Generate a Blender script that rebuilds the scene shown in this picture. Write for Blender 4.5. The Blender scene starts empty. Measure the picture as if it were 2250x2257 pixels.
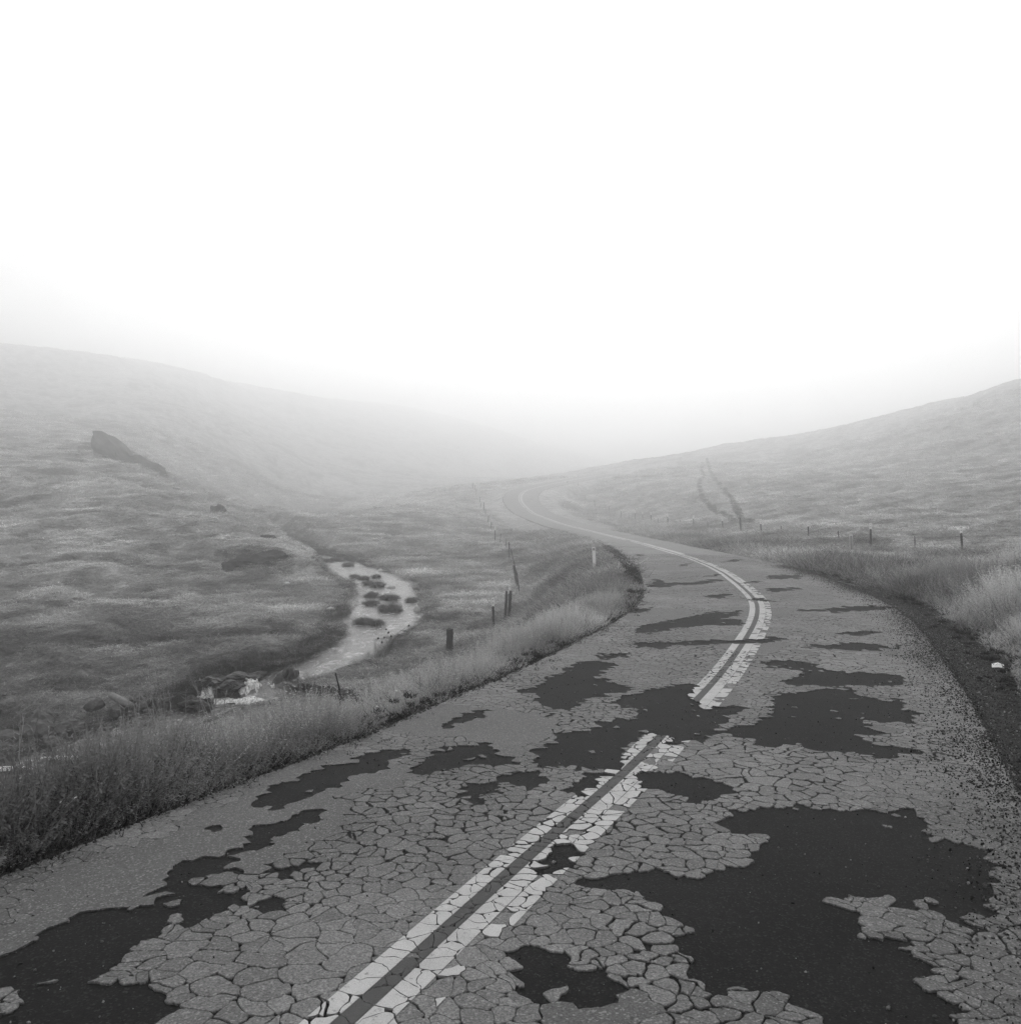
import bpy, math, random
import numpy as np
from mathutils import Vector
R = math.radians
random.seed(7); rng = np.random.default_rng(7)

# ------------------------------------------------------------------ camera
FPX, CU, CV, HV = 2009.0, 1125.0, 1128.5, 1075.0      # focal (photo px), centre, eye-level row
CAMZ = 2.05
PITCH = math.atan((CV - HV) / FPX)
scene = bpy.context.scene
cam_data = bpy.data.cameras.new('camera')
cam_data.sensor_fit = 'HORIZONTAL'; cam_data.sensor_width = 36.0
cam_data.lens = 36.0 * FPX / 2250.0
cam_data.clip_start = 0.05; cam_data.clip_end = 8000.0
cam = bpy.data.objects.new('camera', cam_data)
scene.collection.objects.link(cam)
cam.location = (0, 0, CAMZ); cam.rotation_euler = (math.pi / 2 - PITCH, 0, 0)
scene.camera = cam

# ------------------------------------------------------------------ world, sun, exposure
SUN_EL, SUN_AZ = R(32), R(4)          # azimuth measured from the view direction towards the right
world = bpy.data.worlds.new('World'); scene.world = world; world.use_nodes = True
wn = world.node_tree; wn.nodes.clear()
w_out = wn.nodes.new('ShaderNodeOutputWorld'); w_bg = wn.nodes.new('ShaderNodeBackground')
w_sky = wn.nodes.new('ShaderNodeTexSky'); w_sky.sky_type = 'NISHITA'; w_sky.sun_disc = False
w_sky.sun_elevation = SUN_EL; w_sky.sun_rotation = SUN_AZ; w_sky.dust_density = 5.0
w_bw = wn.nodes.new('ShaderNodeRGBToBW'); w_mix = wn.nodes.new('ShaderNodeMix'); w_mix.data_type = 'RGBA'
w_mix.inputs[0].default_value = 0.93
w_mix.inputs[7].default_value = (8.6, 8.6, 8.6, 1)     # even white overcast
wn.links.new(w_sky.outputs[0], w_bw.inputs[0]); wn.links.new(w_bw.outputs[0], w_mix.inputs[6])
wn.links.new(w_mix.outputs[2], w_bg.inputs[0]); w_bg.inputs[1].default_value = 0.108
wn.links.new(w_bg.outputs[0], w_out.inputs[0])
sun_d = bpy.data.lights.new('sun', 'SUN'); sun_d.energy = 1.0; sun_d.angle = R(72); sun_d.color = (1, 1, 1)
sun = bpy.data.objects.new('sun', sun_d); scene.collection.objects.link(sun)
sun.rotation_euler = (-(math.pi / 2 - SUN_EL), 0, -SUN_AZ)
scene.view_settings.view_transform = 'Standard'; scene.view_settings.look = 'None'
scene.view_settings.exposure = 0.0; scene.view_settings.gamma = 1.0
scene.view_settings.use_curve_mapping = False
scene.cycles.use_denoising = True; scene.cycles.denoising_prefilter = 'NONE'
scene.cycles.use_adaptive_sampling = True; scene.cycles.adaptive_threshold = 0.02
scene.cycles.max_bounces = 16; scene.cycles.diffuse_bounces = 2; scene.cycles.glossy_bounces = 2
scene.cycles.transmission_bounces = 4; scene.cycles.volume_bounces = 14; scene.cycles.transparent_max_bounces = 6
FOG_DENSITY, FOG_G = 0.0042, 0.86

# ------------------------------------------------------------------ helpers
def dm(d, u=2000.0):
    """metres to a point read as d: far ground is pushed deeper so the even fog pales it more"""
    w = min(1.0, max(0.0, (u - 850.0) / 200.0)); w = w * w * (3 - 2 * w)
    return d + w * 0.90 * max(0.0, d - 60.0) + (1 - w) * 1.25 * max(0.0, d - 112.0)
def P(u, v, d):
    d = dm(d, u)
    xc, yc = (u - CU) / FPX, -(v - CV) / FPX
    dy = math.cos(PITCH) + yc * math.sin(PITCH); dz = -math.sin(PITCH) + yc * math.cos(PITCH)
    k = d / dy
    return (xc * k, d, CAMZ + dz * k)
def proj(x, y, z):
    z = z - CAMZ
    f = y * math.cos(PITCH) - z * math.sin(PITCH); up = y * math.sin(PITCH) + z * math.cos(PITCH)
    f = np.maximum(f, 0.05)
    return CU + FPX * x / f, CV - FPX * up / f
def sstep(a, b, x):
    t = np.clip((x - a) / (b - a), 0, 1); return t * t * (3 - 2 * t)
def _hash(ix, iy, seed):
    n = (ix * 374761393 + iy * 668265263 + seed * 1274126177) & 0xffffffff
    n = ((n ^ (n >> 13)) * 1274126177) & 0xffffffff
    n = ((n ^ (n >> 16)) * 2246822519) & 0xffffffff
    return ((n ^ (n >> 15)) & 0xffffff) / float(0xffffff)
def vnoise(x, y, seed=0):
    x = np.asarray(x, float); y = np.asarray(y, float)
    ix = np.floor(x).astype(np.int64); iy = np.floor(y).astype(np.int64)
    fx = x - ix; fy = y - iy
    fx = fx * fx * fx * (fx * (fx * 6 - 15) + 10); fy = fy * fy * fy * (fy * (fy * 6 - 15) + 10)
    a = _hash(ix, iy, seed); b = _hash(ix + 1, iy, seed); c = _hash(ix, iy + 1, seed); d = _hash(ix + 1, iy + 1, seed)
    return (a * (1 - fx) + b * fx) * (1 - fy) + (c * (1 - fx) + d * fx) * fy - 0.5
def fbm(x, y, seed=0, octv=4, gain=0.5):
    s = 0; a = 1.0
    for k in range(octv):
        s = s + a * vnoise(x * 2 ** k + 17.3 * k, y * 2 ** k - 9.1 * k, seed + k); a *= gain
    return s

col = scene.collection
def link(o, parent=None):
    col.objects.link(o)
    if parent is not None: o.parent = parent
    return o
def tag(o, label=None, cat=None, group=None, kind=None):
    if label: o['label'] = label
    if cat: o['category'] = cat
    if group: o['group'] = group
    if kind: o['kind'] = kind
    return o
def mesh_from(name, verts, faces, mat, smooth=False):
    me = bpy.data.meshes.new(name)
    me.from_pydata([tuple(v) for v in verts], [], [tuple(f) for f in faces])
    me.materials.append(mat)
    if smooth: me.polygons.foreach_set('use_smooth', [True] * len(me.polygons))
    me.update()
    return me
def mobj(name, verts, faces, mat, parent=None, smooth=False):
    return link(bpy.data.objects.new(name, mesh_from(name, verts, faces, mat, smooth)), parent)
def quad_mesh(name, co, quads, mat, smooth=True):
    me = bpy.data.meshes.new(name)
    n, m = len(co), len(quads)
    me.vertices.add(n); me.vertices.foreach_set('co', np.asarray(co, np.float32).ravel())
    me.loops.add(m * 4); me.loops.foreach_set('vertex_index', np.asarray(quads, np.int32).ravel())
    me.polygons.add(m); me.polygons.foreach_set('loop_start', np.arange(0, m * 4, 4, dtype=np.int32))
    me.polygons.foreach_set('use_smooth', np.full(m, smooth)); me.materials.append(mat)
    me.update(calc_edges=True); return me
def fattr(me, name, vals, domain='POINT'):
    a = me.attributes.new(name, 'FLOAT', domain); a.data.foreach_set('value', np.asarray(vals, np.float32))

# ------------------------------------------------------------------ materials (a black-and-white photograph: neutral greys)
class NT:
    def __init__(self, name):
        self.m = bpy.data.materials.new(name); self.m.use_nodes = True
        self.t = self.m.node_tree; self.b = self.t.nodes['Principled BSDF']
        self.b.inputs['Roughness'].default_value = 0.9; self.b.inputs['Specular IOR Level'].default_value = 0.2
    def n(self, typ, **kw):
        x = self.t.nodes.new(typ)
        for k, v in kw.items(): setattr(x, k, v)
        return x
    def l(self, a, b): self.t.links.new(a, b)
    def noise(self, scale, detail=4, rough=0.55, vec=None, dist=0.0):
        x = self.n('ShaderNodeTexNoise'); x.inputs['Scale'].default_value = scale
        x.inputs['Detail'].default_value = detail; x.inputs['Roughness'].default_value = rough
        x.inputs['Distortion'].default_value = dist
        if vec is not None: self.l(vec, x.inputs['Vector'])
        return x.outputs['Fac']
    def pos(self): return self.n('ShaderNodeNewGeometry').outputs['Position']
    def objc(self): return self.n('ShaderNodeTexCoord').outputs['Object']
    def ramp(self, fac, a, b, lo=0.0, hi=1.0):
        x = self.n('ShaderNodeMapRange'); x.inputs['From Min'].default_value = a; x.inputs['From Max'].default_value = b
        x.inputs['To Min'].default_value = lo; x.inputs['To Max'].default_value = hi
        self.l(fac, x.inputs['Value']); return x.outputs['Result']
    def math(self, op, a, b):
        x = self.n('ShaderNodeMath', operation=op)
        for i, q in enumerate((a, b)):
            if isinstance(q, (int, float)): x.inputs[i].default_value = q
            else: self.l(q, x.inputs[i])
        return x.outputs[0]
    def mix(self, fac, a, b):
        x = self.n('ShaderNodeMix'); x.data_type = 'FLOAT'
        for i, q in zip((0, 2, 3), (fac, a, b)):
            if isinstance(q, (int, float)): x.inputs[i].default_value = q
            else: self.l(q, x.inputs[i])
        return x.outputs[0]
    def attr(self, name, typ='GEOMETRY'):
        x = self.n('ShaderNodeAttribute'); x.attribute_name = name; x.attribute_type = typ
        return x.outputs['Fac']
    def color(self, val): self.l(val, self.b.inputs['Base Color']); return self
    def bump(self, h, dist, strength=1.0):
        x = self.n('ShaderNodeBump'); x.inputs['Distance'].default_value = dist; x.inputs['Strength'].default_value = strength
        self.l(h, x.inputs['Height']); self.l(x.outputs[0], self.b.inputs['Normal'])

def mat_simple(name, val, var=0.3, scale=8.0, rough=0.85, bumpd=0.0, spec=0.2):
    k = NT(name); p = k.objc(); f = k.noise(scale, 5, 0.6, p)
    k.color(k.ramp(f, 0.3, 0.7, val * (1 - var), val * (1 + var))); k.b.inputs['Roughness'].default_value = rough
    k.b.inputs['Specular IOR Level'].default_value = spec
    if bumpd: k.bump(k.noise(scale * 3, 5, 0.65, p), bumpd)
    return k.m

def mat_asphalt(name, base, speck, grain=230.0, worn=0.25, tone=False, patch=False, rough=0.68, spec=0.40):
    k = NT(name); p = k.pos()
    big = k.ramp(k.noise(1.1, 4, 0.6, p), 0.3, 0.7, 1 - worn, 1 + worn)
    fine = k.noise(grain, 3, 0.7, p)
    v = k.n('ShaderNodeTexVoronoi'); v.inputs['Scale'].default_value = grain * 1.15; k.l(p, v.inputs['Vector'])
    bw = k.n('ShaderNodeRGBToBW'); k.l(v.outputs['Color'], bw.inputs[0])
    sp = k.ramp(bw.outputs[0], 0.72, 0.86, 0.0, 1.0)
    med = k.ramp(k.noise(22, 4, 0.7, p), 0.3, 0.7, 0.78, 1.22)
    c = k.math('MULTIPLY', k.math('MULTIPLY', k.ramp(fine, 0.3, 0.7, base * 0.25, base * 1.75), big), med)
    if tone: c = k.math('MULTIPLY', c, k.attr('tone'))
    c = k.mix(k.math('MULTIPLY', sp, 0.42), c, speck)
    if patch:      # far surface: cracks and bare patches too small to be pieces
        vo = k.n('ShaderNodeTexVoronoi'); vo.feature = 'DISTANCE_TO_EDGE'; vo.inputs['Scale'].default_value = 4.2; k.l(p, vo.inputs['Vector'])
        cr = k.ramp(vo.outputs['Distance'], 0.02, 0.07, 0.45, 1.0)
        pt = k.ramp(k.noise(0.45, 3, 0.5, p), 0.60, 0.63, 1.0, 0.55)
        c = k.math('MULTIPLY', k.math('MULTIPLY', c, cr), pt)
    k.color(c); k.b.inputs['Roughness'].default_value = rough; k.b.inputs['Specular IOR Level'].default_value = spec
    k.bump(k.math('ADD', fine, k.math('MULTIPLY', sp, 0.42)), 0.004, 0.7)
    return k.m

M = {}
M['bare'] = mat_asphalt('worn_dark_asphalt', 0.006, 0.055, 90.0, 0.45, rough=0.78, spec=0.11)
M['plate'] = mat_asphalt('weathered_asphalt', 0.088, 0.34, 90.0, 0.16, tone=True)
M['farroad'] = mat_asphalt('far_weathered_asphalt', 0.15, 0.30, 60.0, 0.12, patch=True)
def mat_paint(name, val, dark, thr):
    k = NT(name); p = k.pos()
    w = k.ramp(k.noise(26, 6, 0.75, p), thr, thr + 0.10, 0, 1)
    f = k.noise(150, 3, 0.7, p); g = k.ramp(k.noise(5, 4, 0.6, p), 0.3, 0.7, 0.86, 1.1)
    c = k.mix(w, k.math('MULTIPLY', k.ramp(f, 0.25, 0.75, val * 0.72, val * 1.18), g), dark)
    k.color(c); k.b.inputs['Roughness'].default_value = 0.65; k.bump(f, 0.003, 0.5)
    return k.m
M['paint'] = mat_paint('worn_road_paint', 0.44, 0.16, 0.585)
M['black'] = mat_paint('black_stripe_paint', 0.055, 0.11, 0.62)

def mat_ground():
    k = NT('meadow_ground'); p = k.pos()
    big = k.noise(0.06, 5, 0.6, p); mid = k.noise(0.5, 5, 0.65, p); fine = k.noise(6.0, 6, 0.7, p); vf = k.noise(45, 3, 0.7, p)
    c = k.ramp(fine, 0.3, 0.7, 0.06, 0.19)
    c = k.math('MULTIPLY', c, k.ramp(mid, 0.3, 0.7, 0.50, 1.50))
    c = k.math('MULTIPLY', c, k.ramp(big, 0.3, 0.7, 0.80, 1.20))
    c = k.math('MULTIPLY', c, k.ramp(vf, 0.3, 0.7, 0.75, 1.25))
    c = k.math('MULTIPLY', c, k.ramp(k.attr('dry'), 0, 1, 1.5, 2.5))  # paler towards higher ground
    c = k.math('MULTIPLY', c, k.ramp(k.attr('streak'), 0, 1, 1.1, 0.55))
    soil = k.ramp(fine, 0.3, 0.7, 0.018, 0.055)
    c = k.mix(k.attr('bare'), c, soil)
    k.color(c)
    k.bump(k.math('ADD', k.math('ADD', fine, k.math('MULTIPLY', mid, 1.5)), k.math('MULTIPLY', vf, 0.15)), 0.30, 0.8)
    return k.m
M['ground'] = mat_ground()
def mat_grass(name, lo, hi, transl=0.35):
    k = NT(name); sh = k.attr('shade', 'INSTANCER')
    at = k.attr('bl')                                   # per-blade brightness of the tuft
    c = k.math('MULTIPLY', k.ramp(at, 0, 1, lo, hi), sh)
    t = k.t; out = t.nodes['Material Output']
    d = k.n('ShaderNodeBsdfDiffuse'); tr = k.n('ShaderNodeBsdfTranslucent'); mx = k.n('ShaderNodeMixShader')
    mx.inputs[0].default_value = transl
    k.l(c, d.inputs[0]); k.l(c, tr.inputs[0]); k.l(d.outputs[0], mx.inputs[1]); k.l(tr.outputs[0], mx.inputs[2])
    k.l(mx.outputs[0], out.inputs[0]); t.nodes.remove(k.b)
    return k.m
M['grass'] = mat_grass('wild_grass', 0.06, 0.52, 0.48)
M['short'] = mat_grass('meadow_grass', 0.15, 0.62, 0.45)
M['weed'] = mat_grass('roadside_weed', 0.02, 0.06, 0.2)
M['petal'] = mat_simple('white_petal', 0.75, 0.1)
M['gravel'] = mat_grass('gravel_stone', 0.010, 0.13, 0.0)
M['dry'] = mat_simple('dry_stalk', 0.26, 0.3, 12)
M['darkstem'] = mat_simple('dark_dead_stem', 0.02, 0.3, 12)
M['wood'] = mat_simple('weathered_wood', 0.045, 0.5, 14, 0.9, 0.01)
M['steel'] = mat_simple('dark_painted_steel', 0.028, 0.4, 10, 0.7)
M['white'] = mat_simple('white_paint', 0.82, 0.10, 10, 0.6)
M['reflector'] = mat_simple('grey_reflector', 0.30, 0.12, 10, 0.4)
M['wire'] = mat_simple('rusty_wire', 0.05, 0.3, 10, 0.6)
M['rock'] = mat_simple('dark_outcrop_rock', 0.07, 0.6, 0.8, 0.9, 0.15)
M['soil'] = mat_simple('bare_dark_soil', 0.03, 0.7, 2.2, 0.95, 0.12)
M['boulder'] = mat_simple('grey_river_boulder', 0.075, 0.5, 2.5, 0.75, 0.03)
M['wetrock'] = mat_simple('wet_dark_rock', 0.022, 0.5, 3, 0.45, 0.04, 0.4)
M['paleston'] = mat_simple('pale_stone', 0.45, 0.25, 4, 0.8, 0.02)
M['paper'] = mat_simple('white_paper', 0.8, 0.05, 6, 0.7)
M['driftwood'] = mat_simple('bleached_driftwood', 0.20, 0.25, 8, 0.8)
M['track'] = mat_simple('flattened_dark_grass', 0.035, 0.6, 2.5, 0.95, 0.1)
def mat_water():
    k = NT('stream_water'); p = k.pos()
    k.b.inputs['Base Color'].default_value = (0.10, 0.10, 0.10, 1)
    k.b.inputs['Roughness'].default_value = 0.22; k.b.inputs['Specular IOR Level'].default_value = 0.6
    mp = k.n('ShaderNodeMapping'); mp.inputs['Scale'].default_value = (1.0, 0.6, 1.0); k.l(p, mp.inputs[0])
    n1 = k.noise(3.0, 5, 0.65, mp.outputs[0], 0.6); n2 = k.noise(12, 3, 0.6, mp.outputs[0])
    k.bump(k.math('ADD', n1, k.math('MULTIPLY', n2, 0.3)), 0.10, 0.8)
    foam = k.ramp(k.noise(1.6, 6, 0.75, mp.outputs[0], 1.2), 0.53, 0.70, 0.06, 0.55)
    k.color(foam)
    return k.m
M['water'] = mat_water()
def mat_foam():
    k = NT('white_water'); p = k.pos()
    mp = k.n('ShaderNodeMapping'); mp.inputs['Scale'].default_value = (3.0, 1.0, 0.8); k.l(p, mp.inputs[0])
    f = k.noise(5, 6, 0.7, mp.outputs[0], 0.8)
    k.color(k.ramp(f, 0.34, 0.58, 0.10, 0.85)); k.b.inputs['Roughness'].default_value = 0.5
    k.bump(f, 0.08, 0.8); return k.m
M['foam'] = mat_foam()

# ------------------------------------------------------------------ road centre line (photo column, row, distance)
RC = [(755,2257,3.62),(922,2114,4.17),(1082,1954,5.03),(1197,1874,5.6),(1282,1788,6.4),(1397,1697,7.5),(1459,1629,8.6),(1539,1543,10.4),
      (1588,1493,11.9),(1638,1419,14.8),(1665,1374,17.3),(1670,1330,20.6),(1649,1306,22.6),(1630,1289,24.6),(1583,1256,30.0),(1525,1232,38),
      (1483,1219,46),(1450,1209,54),(1400,1195,68),(1341,1181,82),(1289,1168,95),(1237,1155,108),(1195,1140,121),(1175,1132,127),
      (1154,1115,136),(1145.5,1101,142),(1147.6,1090,147),(1160,1080,152),(1183,1074,156),(1212,1067,161),(1246,1061,167),(1290,1052,175),(1340,1044,184)]
pts = np.array([P(*q) for q in RC])
d0 = pts[2] - pts[0]; d0 = d0 / np.linalg.norm(d0[:2])
pre = [pts[0] - d0 * k for k in (24, 16, 10, 6, 3)]
pts = np.vstack([pre, pts])
def catmull(p, n=24):
    q = np.vstack([2 * p[0] - p[1], p, 2 * p[-1] - p[-2]]); out = []
    for i in range(1, len(q) - 2):
        t = np.linspace(0, 1, n, endpoint=False)[:, None]
        out.append(0.5 * ((2 * q[i]) + (-q[i-1] + q[i+1]) * t + (2*q[i-1] - 5*q[i] + 4*q[i+1] - q[i+2]) * t**2 + (-q[i-1] + 3*q[i] - 3*q[i+1] + q[i+2]) * t**3))
    out.append(p[-1:]); return np.vstack(out)
def resample(p, step):
    s = np.concatenate([[0], np.cumsum(np.linalg.norm(np.diff(p[:, :2], axis=0), axis=1))])
    sn = np.arange(0, s[-1], step); return sn, np.stack([np.interp(sn, s, p[:, k]) for k in range(3)], 1)
def gsmooth(p, sig):
    k = np.exp(-0.5 * (np.arange(-3*sig, 3*sig + 1) / sig) ** 2); k /= k.sum(); r = len(k) // 2
    out = np.empty_like(p)
    for c in range(p.shape[1]):
        a = np.concatenate([2*p[0, c] - p[r:0:-1, c], p[:, c], 2*p[-1, c] - p[-2:-r-2:-1, c]]); out[:, c] = np.convolve(a, k, 'valid')
    return out
S_STEP = 0.25
S, C = resample(gsmooth(resample(catmull(pts), 0.25)[1], 5), S_STEP)
C[:, 2] = gsmooth(C[:, 2:3], 14)[:, 0]
T = np.gradient(C[:, :2], axis=0); T /= np.linalg.norm(T, axis=1)[:, None]
N = np.stack([T[:, 1], -T[:, 0]], 1)                    # to the right of travel
HL, HR = 2.62, 2.92                                     # left and right half widths
WS = np.where(C[:, 1] < 60, 1, C[:, 1] / (60 + np.maximum(C[:, 1] - 60, 0) / 1.9))   # far road scaled up with the distances stretched for the fog
def road_xyz(s, t):
    s = np.asarray(s, float); t = np.asarray(t, float) * np.interp(s, S, WS)
    i = [np.interp(s, S, a) for a in (C[:, 0], C[:, 1], C[:, 2], N[:, 0], N[:, 1])]
    return i[0] + t * i[3], i[1] + t * i[4], i[2] - 0.012 * np.abs(t) + 0.012 * fbm(s * 0.5, t * 0.7, 91, 2)
def nearest(x, y, line):
    """signed offset and index of the nearest point of a line"""
    n = len(x); off = np.empty(n); idx = np.empty(n, np.int64)
    for a in range(0, n, 20000):
        dx = x[a:a+20000, None] - line[None, :, 0]; dy = y[a:a+20000, None] - line[None, :, 1]
        d2 = dx * dx + dy * dy; j = np.argmin(d2, 1); idx[a:a+20000] = j; off[a:a+20000] = np.sqrt(d2[np.arange(len(j)), j])
    return off, idx
C2 = C[::4]; WS2 = WS[::4]; N2 = N[::4]; S2 = S[::4]; T2 = T[::4]
def road_st(x, y):
    off, j = nearest(x, y, C2)
    dx = x - C2[j, 0]; dy = y - C2[j, 1]
    sg = dx * N2[j, 0] + dy * N2[j, 1]; al = dx * T2[j, 0] + dy * T2[j, 1]
    # exact lateral offset; beyond the line's ends use plain distance
    t = np.where(np.abs(al) < 1.2, sg, np.where(sg < 0, -off, off))
    return S2[j] + np.clip(al, -1, 1), t / WS2[j], C2[j, 2]

# ------------------------------------------------------------------ stream centre line: left shore / right shore columns at each row, distance
ST = [(-700,-380,1900,22.5),(-260,60,1790,25.2),(10,190,1680,28.0),(200,380,1618,30.5),(320,530,1575,32.2),(415,650,1545,33.4),(490,690,1500,34.6),(575,735,1480,35.4),(683,815,1450,37.4),
      (760,868,1404,41.5),(765,920,1372,45),(772,928,1343,49.5),(782,926,1322,54),(795,915,1297,60),(752,872,1273,66),(715,835,1255,72),(684,775,1238,79),
      (650,705,1219,89),(636,676,1200,101),(600,660,1183,116),(570,650,1172,128),(520,600,1160,145),(440,540,1150,165)]
Ls, Lw, Lh = [], [], []
for (a, b, v, d) in ST:
    p0 = P(a, v, d); p1 = P(b, v, d); Ls.append(((p0[0] + p1[0]) / 2, d, p0[2])); Lw.append((p1[0] - p0[0]) / 2)
Ls = np.array(Ls); sc = catmull(np.hstack([Ls, np.array(Lw)[:, None]]), 12)
SW = np.maximum(sc[:, 3], 0.5); SL = sc[:, :3]
SL[:, 2] = gsmooth(SL[:, 2:3], 4)[:, 0]
STT = np.gradient(SL[:, :2], axis=0); STT /= np.linalg.norm(STT, axis=1)[:, None]
SW = np.clip(SW * np.clip(np.abs(STT[:, 1]), 0.55, 1), 0.5, 4.5)

# ------------------------------------------------------------------ terrain control points (column, row, distance)
CP = [ # left fence foot and bank
 (1088,1388,40),(1113,1368,44),(1145,1314,53),(1140,1290,59),(1122,1238,70),(1091,1190,87),(1082,1169,109),(1067,1128,130),(1058,1109,145),(1042,1079,163),
 (990,1440,33),(745,1600,21),
 # meadow between stream and left fence
 (1000,1300,58),(980,1230,75),(900,1230,80),(950,1170,100),(800,1185,103),(800,1150,122),(950,1130,120),(900,1112,142),(1000,1092,158),(1010,1350,47),
 # left meadow and terrace
 (500,1435,37.5),(300,1452,38),(300,1400,43),(0,1500,35),(0,1400,43),(150,1530,33.5),(300,1345,50),(0,1340,53),(0,1300,57),(400,1310,56),(250,1290,59),
 (640,1350,50),(690,1300,60),(600,1278,64),(565,1204,69),(500,1222,68),(300,1208,71),(0,1205,71),(200,1255,62),(0,1260,62),(450,1262,63),
 (350,1150,82),(467,1137,92),(520,1158,84),(0,1100,95),(200,1100,92),(374,1076,112),(250,1030,118),(0,1000,128),(100,1050,108),(290,988,140),(204,952,160),(58,890,196),(0,870,200),(150,990,136),
 (-500,1100,90),(-500,900,150),(-500,1300,60),
 # valley floor and far left hill
 (480,1128,150),(650,1150,140),(584,1100,175),(700,1085,192),(500,1040,175),(900,1045,235),(700,1000,235),(500,950,208),(350,900,202),(400,1000,172),(1000,1020,300),
 (0,763,265),(117,769,270),(234,782,282),(350,802,302),(467,831,328),(584,858,365),(730,887,450),(876,916,560),(1000,950,660),(1130,985,760),(-400,770,265),(-900,780,265),
 (100,820,232),(300,850,232),(550,900,280),(200,880,206),
 # right hill
 (2250,832,190),(1985,899,212),(1752,958,232),(1518,999,238),(1401,1018,225),(1320,1030,208),(1260,1048,196),(2600,760,180),(3200,700,170),
 (2250,915,145),(2000,965,160),(1752,1010,178),(2250,1000,115),(2250,1080,78),(2250,1150,56),(2000,1150,64),(2000,1060,100),(1700,1105,103),(1700,1050,140),(1500,1105,122),(1500,1050,165),(1400,1085,148),(1310,1060,185),
 (2600,1100,60),(2600,1200,42),(2250,1215,40),(2600,1300,25),
 # right fence foot
 (2121,1215,44),(1919,1206,52),(1781,1193,61),(1677,1178,71),(1593,1172,81),(1529,1165,91),(1472,1161,102),(1434,1153,111),(1400,1147,122),(1368,1141,132),(1342,1132,141),(1310,1119,150),(1289,1107,156),(1251,1090,164)]
cp = [P(*q) for q in CP]
# where a ridge ends, the ground goes on behind it, lower than the line of sight
for (u, v, d, d2, drop) in [(0,763,265,390,10),(350,802,302,430,10),(584,858,365,500,10),(876,916,560,720,10),(-500,770,265,390,10),(1130,985,760,950,6),
                            (2250,832,190,280,8),(1985,899,212,310,8),(1752,958,232,330,8),(1518,999,238,330,8),(1320,1030,208,290,8),(2700,750,180,280,8),(1240,1010,560,800,0)]:
    a = P(u, v, d); k_ = dm(d2, u) / dm(d, u); cp.append((a[0] * k_, a[1] * k_, a[2] - drop))
for i in range(0, len(C), 10):                            # the road bench
    if C[i, 1] < -12: continue
    for t in (-HL - 0.35, HR + 1.2):
        cp.append((C[i, 0] + t * N[i, 0], C[i, 1] + t * N[i, 1], C[i, 2] - 0.1))
    if C[i, 1] < 24:
        for t, dz in ((-4.4, -0.85), (-6.2, -2.1), (-9.5, -4.6), (-13, -6.4), (8, 0.1), (14, 0.9)):
            cp.append((C[i, 0] + t * N[i, 0], C[i, 1] + t * N[i, 1], C[i, 2] + dz))
for (x, y, z) in [(-40,-30,-6),(40,-30,4),(0,-60,2),(-120,-60,0),(120,-60,20),(-300,0,40),(300,0,45),(-20,0,-6.5),(-32,6,-6),(-60,20,-4.5),(60,10,7),(0,-400,10),(-600,-100,60),(600,-100,60)]:
    cp.append((x, y, z))
cp = np.array(cp)
def warp(x, y):
    r = np.sqrt(x * x + y * y) + 6.0; th = np.arctan2(x, y)
    return np.stack([th * 2.2, np.log(r)], -1)
cw = warp(cp[:, 0], cp[:, 1])
def tps(r2): return 0.5 * r2 * np.log(r2 + 1e-12)
_n = len(cw); _d2 = ((cw[:, None] - cw[None]) ** 2).sum(-1)
_A = np.zeros((_n + 3, _n + 3)); _A[:_n, :_n] = tps(_d2) + np.eye(_n) * 0.0015
_A[:_n, _n:] = np.hstack([np.ones((_n, 1)), cw]); _A[_n:, :_n] = _A[:_n, _n:].T
_w = np.linalg.solve(_A, np.concatenate([cp[:, 2], [0, 0, 0]]))
def tps_z(x, y):
    q = warp(x, y); out = np.empty(len(x))
    for a in range(0, len(x), 20000):
        d2 = ((q[a:a+20000, None] - cw[None]) ** 2).sum(-1)
        out[a:a+20000] = tps(d2) @ _w[:_n] + _w[_n] + q[a:a+20000] @ _w[_n+1:]
    return out
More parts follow.
